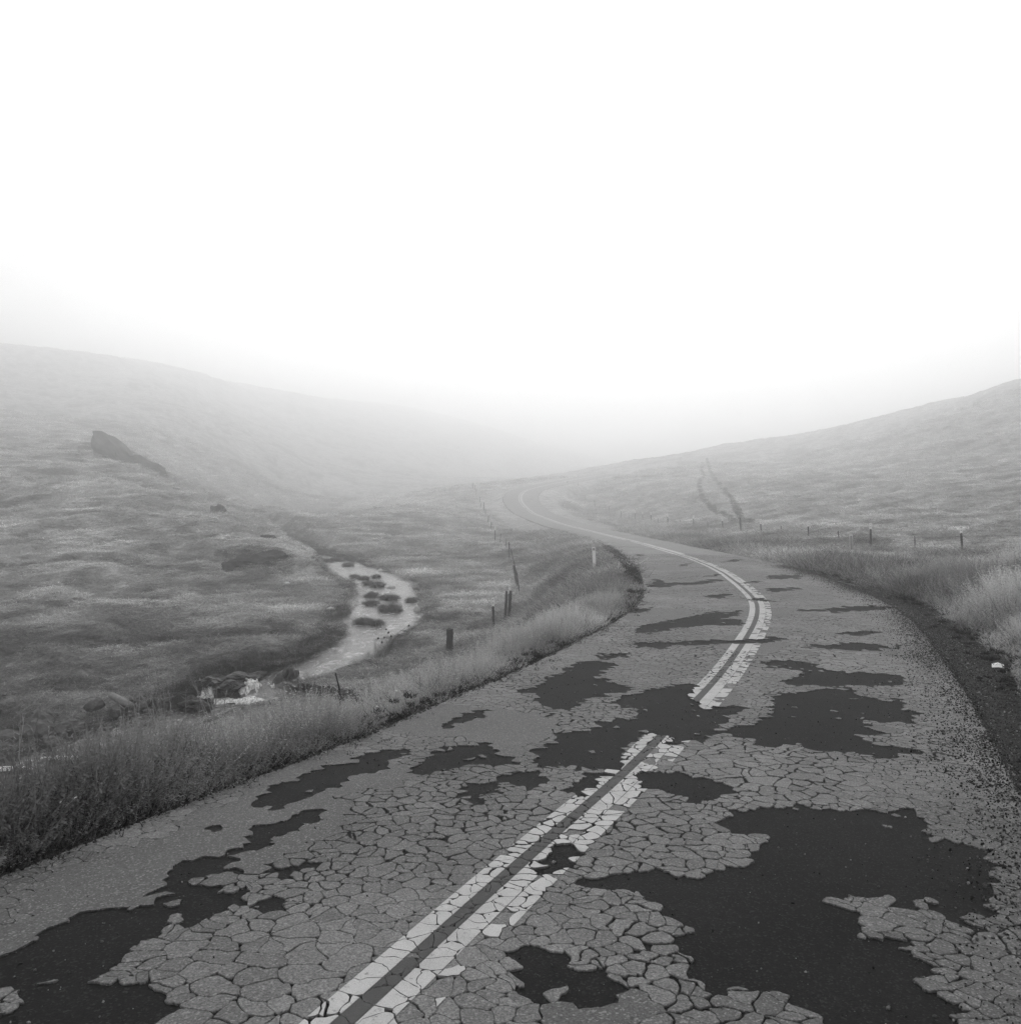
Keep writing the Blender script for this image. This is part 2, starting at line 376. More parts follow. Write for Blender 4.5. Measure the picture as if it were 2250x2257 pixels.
def ground(x, y, full=False):
    x = np.asarray(x, float).ravel(); y = np.asarray(y, float).ravel()
    z = tps_z(x, y); s, t, zr = road_st(x, y); r = np.hypot(x, y)
    away = sstep(3.5, 9, np.abs(t))
    # hummocks, sheep-path terracing
    z = z + away * (0.55 * fbm(x * 0.11, y * 0.11, 3, 4) + 0.60 * fbm(x * 0.40, y * 0.40, 13, 3)) + sstep(60, 250, r) * 3.0 * fbm(x * 0.02, y * 0.02, 23, 3) * sstep(12, 60, np.abs(t))
    z = z - 0.16 * streak(x, y) * away
    # stream bed
    off, j = nearest(x, y, SL); lev = SL[j, 2]; hw = SW[j] * (1 + 0.28 * fbm(x * 0.45, y * 0.45, 5, 3))
    e = off - hw
    z = np.maximum(z, lev + 0.30 * sstep(0.2, 2.0, e) - 0.4 * (1 - sstep(-0.2, 0.6, e)) * 0 - 9 * sstep(8, 16, e) - 0.1)
    side = (x - SL[j, 0]) * STT[j, 1] - (y - SL[j, 1]) * STT[j, 0]
    near = (side > 0) & (y < 37)                            # trampled low shore on the road side of the rapids
    bank = np.minimum(z, lev + 0.12 + np.where(near, 0.22, 0.9) * np.maximum(e, 0))
    kb = np.where(near, sstep(3.5, 9, e), sstep(2.5, 6, e)); z = z * kb + bank * (1 - kb)
    z = np.where(e < 0.35, np.minimum(z, lev - 0.35 + 0.5 * sstep(-0.3, 0.35, e)), z)
    # road bench
    lw = np.where(t < 0, 1 - sstep(HL + 0.05, HL + 1.5, -t), 1 - sstep(HR + 1.3, HR + 4.0, t))
    under = np.where((t > -HL - 0.02) & (t < HR + 0.02), -0.09, 0.0)
    zz = zr - 0.035 - 0.52 * np.maximum(-t - HL - 0.1, 0) + under - 0.02 * np.abs(t) + 0.05 * sstep(HL, HL + 0.5, -t) * fbm(x * 1.3, y * 1.3, 7, 2)
    z = z * (1 - lw) + zz * lw
    if full: return z, s, t, e
    return z
def streak(x, y):
    wx = x + 3 * fbm(x * 0.05, y * 0.05, 411, 2); wy = y + 3 * fbm(x * 0.05 + 9, y * 0.05, 412, 2)
    return sstep(0.10, 0.34, fbm(wx * 0.14, wy * 0.55, 413, 4)) * sstep(7, 12, np.hypot(x, y))
def paleness(x, y, z): return np.clip(sstep(-6.5, -2.2, z + 1.2 * fbm(x * 0.05, y * 0.05, 401, 3)), 0, 1)  # rises with ground height, varied by noise
def gz(x, y): return float(ground([x], [y])[0])

# ground sheet: fan of cells that grow with distance
ang = np.concatenate([np.linspace(-180, -40, 36, endpoint=False), np.linspace(-40, -32, 14, endpoint=False), np.linspace(-32, 32, 540), np.linspace(32, 40, 15)[1:], np.linspace(40, 180, 37)[1:]])
rad = np.concatenate([np.geomspace(0.6, 14, 170, endpoint=False), np.geomspace(14, 150, 480, endpoint=False), np.geomspace(150, 1400, 150)])
AA, RR = np.meshgrid(np.radians(ang[:-1]), rad); na = len(ang) - 1
gx = (RR * np.sin(AA)).ravel(); gy = (RR * np.cos(AA)).ravel()
gz_, gs, gt, ge = ground(gx, gy, True)
gu, gv = proj(gx, gy, gz_)
idx = np.arange(len(rad) * na).reshape(len(rad), na)
q = np.stack([idx[:-1, :], np.roll(idx, -1, 1)[:-1, :], np.roll(idx, -1, 1)[1:, :], idx[1:, :]], -1).reshape(-1, 4)[:, ::-1]
co = np.stack([gx, gy, gz_], 1)
cap = len(co); co = np.vstack([co, [0, 0, gz_[:na].mean()]])
gme = quad_mesh('ground', co, q, M['ground'])
gob = link(bpy.data.objects.new('ground', gme)); tag(gob, kind='structure')
# bare earth: eroded cut banks by the stream and the road edge
G3 = gz_.reshape(len(rad), na)
slope = np.abs(np.gradient(G3, axis=0) / np.gradient(rad)[:, None]).ravel()
bare = sstep(0.45, 0.9, slope) * (ge < 14) * (np.hypot(gx, gy) > 20) * 0.85
bare = np.maximum(bare, ((gt > HR - 0.3) & (gt < HR + 1.1) & (gy < 30)) * 1.0)
bare = np.maximum(bare, ((gt < -HL + 0.3) & (gt > -HL - 0.5) & (gy < 60)) * 0.9)
bare = np.maximum(bare, (ge < 0.5) * 0.8)
fattr(gme, 'bare', np.append(bare, 1.0))
stk = streak(gx, gy) * (np.abs(gt) > 7)
fattr(gme, 'streak', np.append(stk, 0.0))
fattr(gme, 'dry', np.append(paleness(gx, gy, gz_), 0.5))  # mask that lightens the higher ground

# ------------------------------------------------------------------ road
def ribbon(s0, s1, ds, ts, dz, name, mat, skirt=0.0):
    ss = np.arange(s0, s1 + ds * 0.5, ds); ts = np.asarray(ts, float)
    A, B = np.meshgrid(ss, ts, indexing='ij')
    wob = 0.10 * fbm(A * 0.9, B * 0 + 3.0, 41, 3)
    Bw = B + np.where(np.abs(B) > 2.2, wob * np.sign(B), 0)
    x, y, z = road_xyz(A.ravel(), Bw.ravel()); z = z + dz
    if skirt:
        edge = np.zeros(A.shape, bool); edge[:, 0] = True; edge[:, -1] = True
        z = np.where(edge.ravel(), z - skirt, z)
    n, m = A.shape; I = np.arange(n * m).reshape(n, m)
    qd = np.stack([I[:-1, :-1], I[:-1, 1:], I[1:, 1:], I[1:, :-1]], -1).reshape(-1, 4)
    return quad_mesh(name, np.stack([x, y, z], 1), qd, mat)
s_of_y = lambda yy: float(np.interp(yy, C[:400, 1], S[:400]))
S_START, S_PL = s_of_y(1.0), s_of_y(44.0)
S_END = S[-1] - 0.5
tt = np.concatenate([[-HL - 0.10], np.linspace(-HL, HR, 15), [HR + 0.10]])
road = link(bpy.data.objects.new('road', ribbon(0.5, S_END, 0.4, tt, 0.0, 'road', M['bare'], 0.10)))
tag(road, kind='structure')
tt2 = np.linspace(-HL + 0.02, HR - 0.02, 13)
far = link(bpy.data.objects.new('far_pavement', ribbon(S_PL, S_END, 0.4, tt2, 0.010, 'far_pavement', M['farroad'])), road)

# bare, dark patches where the top layer has gone (outlines read off the photograph, lying on the road)
def zp(ou, ov, k, s): 
    a = np.array([float(w) for w in s.replace(';', ' ').replace(',', ' ').split()]).reshape(-1, 2)
    return np.stack([ou + a[:, 0] / k, ov + a[:, 1] / k], 1)
Z6 = lambda s: zp(1400, 1300, 2.019, s); Z5 = lambda s: zp(500, 1600, 1.751, s); Z7 = lambda s: zp(800, 1300, 2.751, s)
ZB = lambda s: zp(0, 1650, 2.4075, s); Z2 = lambda s: zp(1400, 1040, 4.815, s)
PATCH = [
 Z6('300,1010 500,985 700,960 900,975 1050,985 1270,1000 1290,1060 1330,1120 1500,1160 1580,1190 1620,1250 1600,1340 1540,1440 1480,1500 1400,1490 1300,1420 1200,1420 1060,1350 950,1380 900,1410 920,1470 1000,1550 1080,1570 1200,1560 1280,1640 1370,1700 1350,1800 1300,1800 1450,1870 1500,1960 1520,2300 900,2300 850,1960 780,1860 600,1760 520,1760 430,1730 310,1800 250,1700 240,1600 250,1520 180,1480 90,1440 130,1370 220,1320 280,1270 400,1250 490,1220 490,1160 560,1150 640,1140 520,1080 400,1040'),
 Z5('1130,870 1200,880 1350,870 1370,930 1480,940 1500,990 1560,1000 1550,1060 1420,1080 1380,1110 1290,1060 1270,1030 1180,1050 1140,990'),
 Z5('1400,600 1560,570 1700,560 1820,600 1800,720 1700,760 1640,690 1600,640 1520,650 1480,680 1400,650 1370,620'),
 Z5('1240,490 1310,480 1330,530 1280,580 1230,570'),
 Z6('610,470 700,455 950,450 1060,480 1180,500 1200,530 1270,550 1230,590 1120,600 1010,570 1050,620 1130,640 940,650 1030,680 1100,700 1260,700 1240,740 1080,760 960,730 800,710 700,690 560,690 470,670 360,650 400,610 520,600 600,560 600,510'),
 Z6('540,320 700,315 800,330 820,360 1000,365 1100,380 1200,390 1210,420 1100,430 950,430 800,435 660,430 640,410 760,380 700,350 600,345'),
 Z6('760,255 900,243 1020,238 1100,253 1200,258 1100,268 960,272 800,264'), Z6('900,200 1000,183 1080,185 1050,201 960,210'),
 Z6('590,97 850,89 1000,73 1130,74 1150,92 1050,97 850,102'),
 Z6('0,170 150,140 330,105 470,95 450,120 380,130 470,135 480,160 350,165 200,170 100,190 0,200'),
 Z6('0,240 250,230 480,226 620,213 680,222 560,242 300,247 120,262 0,257'),
 Z7('1480,690 1600,640 1820,600 1926,590 1926,900 1850,900 1740,870 1640,920 1560,990 1600,1040 1550,1080 1420,1110 1340,1080 1200,1075 1100,1080 1050,1050 1060,960 1160,920 1260,860 1400,830 1440,800 1560,780 1700,780 1680,740 1600,710'),
 Z6('0,470 200,420 290,430 240,470 270,510 280,545 400,520 520,520 480,550 380,590 370,640 280,670 180,690 140,660 120,640 60,640 0,680'),
 Z7('330,1100 390,1020 450,970 550,950 750,950 840,970 820,1010 900,1010 890,1050 800,1080 650,1080 560,1090 520,1120 400,1120 340,1130 250,1085'),
 Z7('570,1260 640,1210 760,1170 880,1120 960,1090 1090,1110 1080,1170 1000,1190 860,1190 780,1210 830,1225 730,1270 690,1310 590,1290'),
 Z7('960,620 1090,570 1100,540 1180,520 1250,470 1300,440 1400,435 1560,450 1480,490 1420,540 1540,560 1620,600 1520,640 1350,680 1230,720 1140,720 1060,680 1040,640'),
 Z7('420,855 520,810 600,750 700,730 760,740 720,790 600,810 540,830'), Z7('1240,1190 1400,1120 1490,1110 1380,1200 1300,1280 1240,1260'),
 Z7('0,1020 150,980 310,965 240,1010 160,1060 60,1100 0,1110'),
 ZB('1926,60 1926,140 1800,190 1650,260 1530,310 1510,340 1430,340 1420,320 1310,315 1350,270 1430,230 1550,180 1700,120 1850,80'),
 ZB('-200,1190 0,1110 190,1030 340,940 500,880 605,835 610,890 850,860 890,820 830,760 850,710 960,640 1080,590 1200,545 1330,490 1320,440 1400,380 1500,340 1640,330 1780,330 1640,390 1540,440 1420,500 1330,560 1200,600 1260,640 1370,650 1300,670 1150,680 1100,740 1150,770 1300,775 1320,810 1230,850 1120,880 1040,910 970,870 880,910 830,960 800,1020 700,1070 660,1100 680,1180 560,1280 600,1290 740,1250 860,1260 800,1310 870,1330 990,1340 1000,1370 870,1410 800,1461 700,1900 -400,1900 -400,1500 0,1420 100,1370 220,1290 190,1240 90,1230 0,1260 -200,1300'),
 ZB('1430,650 1560,610 1680,600 1740,620 1690,650 1620,660 1500,655'), ZB('1020,440 1080,420 1180,420 1150,440 1080,470 1030,480'),
 ZB('1400,790 1520,770 1500,820 1420,840'), Z5('1575,190 1700,180 1850,200 1926,230 1926,280 1850,310 1760,290 1650,260 1600,230'),
 Z2('105,1215 160,1185 200,1150 310,1155 280,1180 600,1180 850,1145 940,1158 700,1192 400,1220 250,1235'), Z2('1090,1187 1320,1155 1335,1165 1200,1184'),
 Z2('1380,1255 1500,1235 1750,1235 1800,1250 1600,1268 1450,1276'), Z2('1400,1108 1730,1100 1750,1132 1450,1142'),
 Z2('910,962 1000,936 1220,926 1050,954'), Z2('1150,1365 1300,1348 1490,1378 1400,1392 1280,1372'), Z2('720,1332 900,1298 1080,1298 900,1344'),
 Z7('1570,130 1650,110 1760,112 1720,132 1600,137'), Z7('1400,400 1500,390 1640,385 1600,410 1480,425'), Z2('460,998 600,962 620,970 520,1000'),
 Z2('730,1110 880,1092 900,1100 760,1120'), Z2('0,880 60,876 95,890 20,900'),
]
PB = [(p[:, 0].min(), p[:, 0].max(), p[:, 1].min(), p[:, 1].max()) for p in PATCH]
def inside(u, v):
    res = np.zeros(len(u), bool)
    for p, b in zip(PATCH, PB):
        m = (u > b[0]) & (u < b[1]) & (v > b[2]) & (v < b[3])
        if not m.any(): continue
        uu, vv = u[m], v[m]; c = np.zeros(len(uu), bool); j = len(p) - 1
        for i in range(len(p)):
            xi, yi = p[i]; xj, yj = p[j]
            if yi != yj: c ^= ((yi > vv) != (yj > vv)) & (uu < (xj - xi) * (vv - yi) / (yj - yi) + xi)
            j = i
        res[m] |= c
    return res
def in_patch(s, t):
    x, y, z = road_xyz(s, t); u, v = proj(x, y, z)
    d = 5.0 * np.clip(9.0 / np.maximum(y, 3), 0.3, 2.0)
    du = d * 2.2 * fbm(s * 5, t * 5, 61, 3); dv = d * 2.2 * fbm(s * 5 + 31, t * 5, 62, 3)
    return inside(u + du, v + dv)

# crack cells: Voronoi of seeds in road coordinates
sp0 = 0.112
seeds = []
S_MID = s_of_y(19.0)
for sa, sb, sp_ in ((S_START, S_MID, sp0), (S_MID, S_PL, sp0 * 1.45)):      # far cells too small to tell apart are laid coarser
    nS = int((sb - sa) / (sp_ * 0.9)); nT = int((HL + HR) / sp_)
    for i in range(nS):
        for j in range(-1, nT + 2):
            seeds.append((sa + i * sp_ * 0.9, -HL + (j + 0.5 * (i % 2)) * sp_))
seeds = np.array(seeds)
seeds += (rng.random(seeds.shape) - 0.5) * sp0 * 1.15
warpn = fbm(seeds[:, 0] * 0.35, seeds[:, 1] * 0.5, 77, 3)
_, ys_, _ = road_xyz(seeds[:, 0], seeds[:, 1])
keep_p = np.clip(0.86 + 0.8 * warpn - 0.10 * ((seeds[:, 1] < 0.2) & (ys_ < 6.5)), 0.58, 1.0)
# finer fragments along patch borders
b = in_patch(seeds[:, 0], seeds[:, 1])
rim = np.zeros(len(seeds), bool)
for da, db in ((0.085, 0), (-0.085, 0), (0, 0.085), (0, -0.085)):
    rim |= in_patch(seeds[:, 0] + da, seeds[:, 1] + db) != b
kept = seeds[(rng.random(len(seeds)) < keep_p) | rim]
extra = seeds[rim & (ys_ < 22)]
extra = np.vstack([extra + (rng.random(extra.shape) - 0.5) * 0.12 for _ in range(1)]) if len(extra) else extra
seeds = np.vstack([kept, extra])
seeds = seeds[(seeds[:, 1] > -HL - 0.05) & (seeds[:, 1] < HR + 0.05)]
nseed = len(seeds)
inp = in_patch(seeds[:, 0], seeds[:, 1])
smooth_zone = fbm(seeds[:, 0] * 0.42 + 5, seeds[:, 1] * 0.55, 88, 3) > 0.36       # uncracked skin
crackw = np.clip(0.0042 + 0.018 * np.maximum(fbm(seeds[:, 0] * 0.6, seeds[:, 1] * 0.8, 99, 3), -0.12), 0.0016, 0.013)
sx, sy, sz = road_xyz(seeds[:, 0], seeds[:, 1])
CELL = 0.32; grid = {}
for k_, (a, b_) in enumerate(seeds): grid.setdefault((int(a // CELL), int(b_ // CELL)), []).append(k_)
def clip(poly, nx, ny, c):
    out = []; m = len(poly)
    for i in range(m):
        p = poly[i]; q_ = poly[(i + 1) % m]
        a = p[0] * nx + p[1] * ny - c; b2 = q_[0] * nx + q_[1] * ny - c
        if a <= 0: out.append(p)
        if (a < 0 < b2) or (b2 < 0 < a):
            f = a / (a - b2); out.append((p[0] + (q_[0] - p[0]) * f, p[1] + (q_[1] - p[1]) * f))
    return out
def cell_poly(k_):
    a, b_ = seeds[k_]; ci, cj = int(a // CELL), int(b_ // CELL); nb = []
    for i in (-1, 0, 1):
        for j in (-1, 0, 1): nb += grid.get((ci + i, cj + j), ())
    nb = [(float((seeds[m][0]-a)**2 + (seeds[m][1]-b_)**2), m) for m in nb if m != k_]; nb.sort()
    poly = [(a-.45, max(b_-.45, -HL)), (a+.45, max(b_-.45, -HL)), (a+.45, min(b_+.45, HR)), (a-.45, min(b_+.45, HR))]
    for d2, m in nb:
        mr = max((p[0]-a)**2 + (p[1]-b_)**2 for p in poly)
        if d2 > 4 * mr: break
        d = math.sqrt(d2)
        if d < 1e-4: continue
        nx, ny = (seeds[m][0]-a)/d, (seeds[m][1]-b_)/d
        if smooth_zone[k_] and smooth_zone[m]: g = 0.0
        else: g = 0.5 * (crackw[k_] + crackw[m]) * 0.5 * (0.5 + 1.0 * float(_hash(np.int64(min(k_, m)), np.int64(max(k_, m)), 5)))
        h2 = float(_hash(np.int64(min(k_, m)), np.int64(max(k_, m)), 9))
        g *= min(1.0, 0.75 + sy[k_] * 0.02) * (0.12 if h2 < 0.26 else (1.9 if h2 > 0.86 else 1.0))
        poly = clip(poly, nx, ny, nx * a + ny * b_ + d * 0.5 - g)
        if len(poly) < 3: return None
    return poly
sname = 'asphalt_plate'
polys = []
for k_ in range(nseed):
    crumb = False
    if inp[k_]:
        if float(_hash(np.int64(k_), np.int64(7), 21)) > 0.035: continue
        crumb = True
    p = cell_poly(k_)
    if p is None or len(p) < 3: continue
    A_ = np.array(p); d_ = max(3.0, sy[k_])
    if crumb: A_ = A_.mean(0) + (A_ - A_.mean(0)) * (0.25 + 0.5 * float(_hash(np.int64(k_), np.int64(8), 22)))
    if not smooth_zone[k_] and d_ < 25:                     # knock the corners off
        nx_ = np.roll(A_, -1, 0); L = np.linalg.norm(nx_ - A_, axis=1)[:, None]
        f = np.minimum(0.28, 0.015 / np.maximum(L, 1e-4))
        A_ = np.stack([A_ * (1 - f) + nx_ * f, A_ * f + nx_ * (1 - f)], 1).reshape(-1, 2)
    seg = 0.028 if d_ < 6 else (0.05 if d_ < 11 else 0.2)
    out = []
    for i in range(len(A_)):
        p0 = A_[i]; p1 = A_[(i + 1) % len(A_)]; n_ = max(1, int(np.linalg.norm(p1 - p0) / seg + 0.5))
        for m in range(n_): out.append(p0 + (p1 - p0) * m / n_)
    polys.append((k_, np.array(out)))
# ragged crack edges: one displacement field for both sides of a crack
allp = np.vstack([p for _, p in polys])
amp = 0.045
dx_ = amp * fbm(allp[:, 0] * 9, allp[:, 1] * 9, 31, 3, 0.6) + 0.010 * vnoise(allp[:, 0] * 60, allp[:, 1] * 60, 33)
dy_ = amp * fbm(allp[:, 0] * 9 + 40, allp[:, 1] * 9, 32, 3, 0.6) + 0.010 * vnoise(allp[:, 0] * 60 + 9, allp[:, 1] * 60, 34)
allp = allp + np.stack([dx_, dy_], 1)
allp[:, 1] = np.clip(allp[:, 1], -HL + 0.04 * fbm(allp[:, 0] * 2, allp[:, 0] * 0, 8, 3) , HR)
X_, Y_, Z_ = road_xyz(allp[:, 0], allp[:, 1])
TH = 0.010
plates = []; o_ = 0
for k_, p in polys:
    n_ = len(p); sl = slice(o_, o_ + n_); o_ += n_
    plates.append((k_, np.stack([X_[sl], Y_[sl], Z_[sl]], 1), allp[sl]))
def plate_geo(k_, w):
    """top face, small bevel, side wall"""
    n_ = len(w); c = w.mean(0); bev = not smooth_zone[k_] and sy[k_] < 12
    r = np.linalg.norm(w - c, axis=1)[:, None]
    lift = TH + (0.0 if smooth_zone[k_] else 0.0025 * (random.random() - 0.5))
    if bev:
        top = c + (w - c) * (1 - np.minimum(0.0035 / np.maximum(r, 0.01), 0.3)); top = top + [0, 0, lift]
        mid = w + [0, 0, lift - 0.0035]; bot = w + [0, 0, -0.004]; V = np.vstack([top, mid, bot]); rows = 3
    else:
        V = np.vstack([w + [0, 0, lift], w + [0, 0, -0.004]]); rows = 2
    F = [tuple(range(n_))]
    for r_ in range(rows - 1):
        for i in range(n_):
            j = (i + 1) % n_; F.append((r_*n_ + j, r_*n_ + i, (r_+1)*n_ + i, (r_+1)*n_ + j))
    return V, F
ar = []
for k_, w, st_ in plates:
    uu, vv = proj(w[:, 0], w[:, 1], w[:, 2])
    a = 0.5 * abs(np.dot(uu, np.roll(vv, 1)) - np.dot(vv, np.roll(uu, 1)))
    cu, cv_ = uu.mean(), vv.mean()
    ar.append(a if (0 < cu < 2250 and 1000 < cv_ < 2257 and not smooth_zone[k_]) else 0)
big = set(np.argsort(ar)[-300:].tolist())
tone = 0.78 + 0.44 * rng.random(len(plates))
tone *= 1 + 0.75 * np.array([float(v) for v in fbm(seeds[[p[0] for p in plates], 0] * 0.5, seeds[[p[0] for p in plates], 1] * 0.7, 55, 3)])
sz_tone = float(1.0)
BV, BF, BT, base = [], [], [], 0
for i, (k_, w, st_) in enumerate(plates):
    tn = 0.66 + 0.06 * (tone[i] - 1) if smooth_zone[k_] else tone[i]
    V, F = plate_geo(k_, w)
    # orientation: make the top face look up
    nrm = np.cross(V[1] - V[0], V[2] - V[1])
    area2 = 0.0
    for m in range(len(w)): area2 += w[m, 0] * w[(m + 1) % len(w), 1] - w[(m + 1) % len(w), 0] * w[m, 1]
    if area2 < 0: F = [f[::-1] for f in F]
    if i in big:
        c = w.mean(0); me = mesh_from(sname, V - c, F, M['plate']); fattr(me, 'tone', np.full(len(V), tn))
        o = bpy.data.objects.new(sname, me); o.location = c; link(o, road)
    else:
        BV.append(V); BF += [tuple(q_ + base for q_ in f) for f in F]; BT += [tn] * len(V); base += len(V)
me = mesh_from('small_asphalt_plates', np.vstack(BV), BF, M['plate']); fattr(me, 'tone', BT)
tag(link(bpy.data.objects.new('small_asphalt_plates', me), road), kind='stuff')

# painted double line: laid on the plates, broken where the plates are gone
def stripe(t0, t1, name, mat, wear, seed_):
    V, F, n0 = [], [], 0
    for k_, w, st_ in plates:
        if st_[:, 1].max() < t0 or st_[:, 1].min() > t1: continue
        h = float(_hash(np.int64(k_), np.int64(3), seed_))
        e0, e1 = t0, t1
        if wear and h < wear: continue
        p = [tuple(a) for a in st_]
        p = clip(p, 0, 1, e1); 
        if len(p) >= 3: p = clip(p, 0, -1, -e0)
        if len(p) < 3: continue
        p = np.array(p)
        c = p.mean(0); r = np.linalg.norm(p - c, axis=1)[:, None]
        p = c + (p - c) * (1 - np.minimum((0.0006 if smooth_zone[k_] else 0.0022) / np.maximum(r, 0.01), 0.5))
        x, y, z = road_xyz(p[:, 0], p[:, 1])
        # follow the plate's own top
        V.append(np.stack([x, y, z + TH + 0.0032], 1)); idx_ = list(range(n0, n0 + len(p)))
        a2 = sum(x[m] * y[(m+1) % len(p)] - x[(m+1) % len(p)] * y[m] for m in range(len(p)))
        F.append(idx_ if a2 > 0 else idx_[::-1]); n0 += len(p)
    # the far stretch, on the unbroken far pavement
    ss = np.arange(S_PL + 0.05, S_END - 1, 0.4)
    for i in range(len(ss) - 1):
        if fbm(ss[i] * 0.35, seed_, 4, 2) > 0.42: continue
        m_ = (t0 + t1) / 2; h_ = (t1 - t0) / 2 * 1.5; m_ *= 1.35
        x, y, z = road_xyz([ss[i], ss[i], ss[i+1], ss[i+1]], [m_ - h_, m_ + h_, m_ + h_, m_ - h_])
        V.append(np.stack([x, y, z + 0.016], 1)); F.append((n0, n0+1, n0+2, n0+3)); n0 += 4
    return link(bpy.data.objects.new(name, mesh_from(name, np.vstack(V), F, mat)), road)
stripe(-0.160, -0.045, 'painted_line', M['paint'], 0.02, 11)
stripe(0.045, 0.165, 'painted_line', M['paint'], 0.05, 12)
stripe(0.168, 0.285, 'old_painted_line', M['paint'], 0.38, 13)
stripe(-0.043, 0.043, 'black_stripe', M['black'], 0.05, 14)

# ------------------------------------------------------------------ stream
def stream_mesh():
    n = len(SL); V, F = [], []; m = 9
    nn = np.stack([STT[:, 1], -STT[:, 0]], 1)
    for i in range(n):
        for j in range(m):
            a = (j / (m - 1) * 2 - 1) * (SW[i] * 1.35 + 0.8)
            V.append((SL[i, 0] + nn[i, 0] * a, SL[i, 1] + nn[i, 1] * a, SL[i, 2] - 0.02))
    I = np.arange(n * m).reshape(n, m)
    F = np.stack([I[:-1, :-1], I[:-1, 1:], I[1:, 1:], I[1:, :-1]], -1).reshape(-1, 4)
    return quad_mesh('stream', np.array(V), F, M['water'])
tag(link(bpy.data.objects.new('stream', stream_mesh())), kind='structure')
def stream_level(x, y):
    _, j = nearest(np.array([x]), np.array([y]), SL); return SL[j[0], 2]

# ------------------------------------------------------------------ stones and small things
def icos(n=3):
    import bmesh
    bm = bmesh.new(); bmesh.ops.create_icosphere(bm, subdivisions=n, radius=1.0)
    v = np.array([p.co[:] for p in bm.verts]); f = [tuple(q_.index for q_ in p.verts) for p in bm.faces]; bm.free(); return v, f
ICO3, ICO4, ICO2 = icos(3), icos(4), icos(2)
def lump(name, loc, size, mat, seed, rough=0.25, flat=0.0, rotz=0.0, ico=ICO3, parent=None, facet=0.0, tilt=0.0):
    v, f = ico; v = v.copy()
    n3 = lambda k, sd: fbm(v[:, 0] * k + v[:, 2] * k * 0.7 + sd, v[:, 1] * k - v[:, 2] * k * 0.6, sd, 4) + fbm(v[:, 2] * k + sd, v[:, 0] * k - v[:, 1] * k * 0.5, sd + 50, 3)
    d = 1 + rough * n3(1.4, seed)
    if facet: d = np.round(d / facet) * facet * 0.6 + d * 0.4
    v = v * d[:, None]
    if flat: v[:, 2] = np.where(v[:, 2] > flat, flat + (v[:, 2] - flat) * 0.3, v[:, 2])
    v = v * np.array(size)
    if tilt: ct, s_t = math.cos(tilt), math.sin(tilt); v = np.stack([v[:, 0] * ct + v[:, 2] * s_t, v[:, 1], -v[:, 0] * s_t + v[:, 2] * ct], 1)
    c, s_ = math.cos(rotz), math.sin(rotz); v = np.stack([v[:, 0] * c - v[:, 1] * s_, v[:, 0] * s_ + v[:, 1] * c, v[:, 2]], 1)
    o = mobj(name, v, f, mat, parent, smooth=not facet); o.location = loc; return o
def tube(path, radii, sides=6, cap_=True):
    path = [Vector(p) for p in path]; V, F = [], []
    for i, p in enumerate(path):
        tg = (path[min(i+1, len(path)-1)] - path[max(i-1, 0)]).normalized()
        a = tg.orthogonal().normalized(); b_ = tg.cross(a)
        for k in range(sides):
            th = 2 * math.pi * k / sides; V.append(p + (a * math.cos(th) + b_ * math.sin(th)) * radii[i])
    for i in range(len(path) - 1):
        for k in range(sides):
            F.append((i*sides + k, i*sides + (k+1) % sides, (i+1)*sides + (k+1) % sides, (i+1)*sides + k))
    if cap_: F.append(tuple(range(sides))[::-1]); F.append(tuple(range((len(path)-1)*sides, len(path)*sides)))
    return V, F
def join(parts):
    V, F = [], []
    for v, f in parts:
        o = len(V); V += [tuple(p) for p in v]; F += [tuple(i + o for i in q_) for q_ in f]
    return V, F

# rock outcrop on the left spur: craggy slab running down the nose of the hill
def outcrop(name, u, v, d, size, tilt, rotz, seed, label, mat):
    p = P(u, v, d); z = gz(p[0], p[1])
    kd = dm(d, u) / d; size = tuple(q_ * kd for q_ in size)
    o = lump(name, (p[0], p[1], z - 0.05 * size[2]), size, mat, seed, 0.85, 0, rotz, ICO4, facet=0.05, tilt=tilt)
    return tag(o, label, 'rock')
a = outcrop('rock_outcrop', 300, 1036, 124, (5.4, 2.6, 2.4), R(42), R(-12), 4, 'large dark craggy rock outcrop on the foggy left hillside', M['rock'])
outcrop('rock_outcrop', 232, 995, 136, (2.6, 1.6, 0.9), R(20), R(-12), 9, 'low rock ledge just left of the large craggy outcrop', M['rock'])
outcrop('rock_outcrop', 486, 1142, 93, (0.75, 0.6, 0.75), R(25), R(10), 14, 'small dark pointed rock at the foot of the left spur', M['rock'])
# cut-bank clods below the terrace
for i, (u, v, d, s_, lab) in enumerate([(580,1228,68,1.05,'dark overhanging earth lump high in the eroded stream bank'),(562,1252,66,0.95,'dark earth lump low in the eroded stream bank'),
        (515,1258,65,0.75,'dark earth lump at the left end of the eroded stream bank'),(590,1190,74,0.55,'small dark earth ledge at the crest above the eroded bank')]):
    p = P(u, v, d); z = gz(p[0], p[1])
    tag(lump('earth_clod', (p[0], p[1], z - 0.12), (s_ * 1.5, s_ * 0.8, s_ * 0.62), M['soil'], 30 + i, 0.6, 0, i * 0.7, ICO4), lab, 'earth bank', 'clods of the eroded bank')
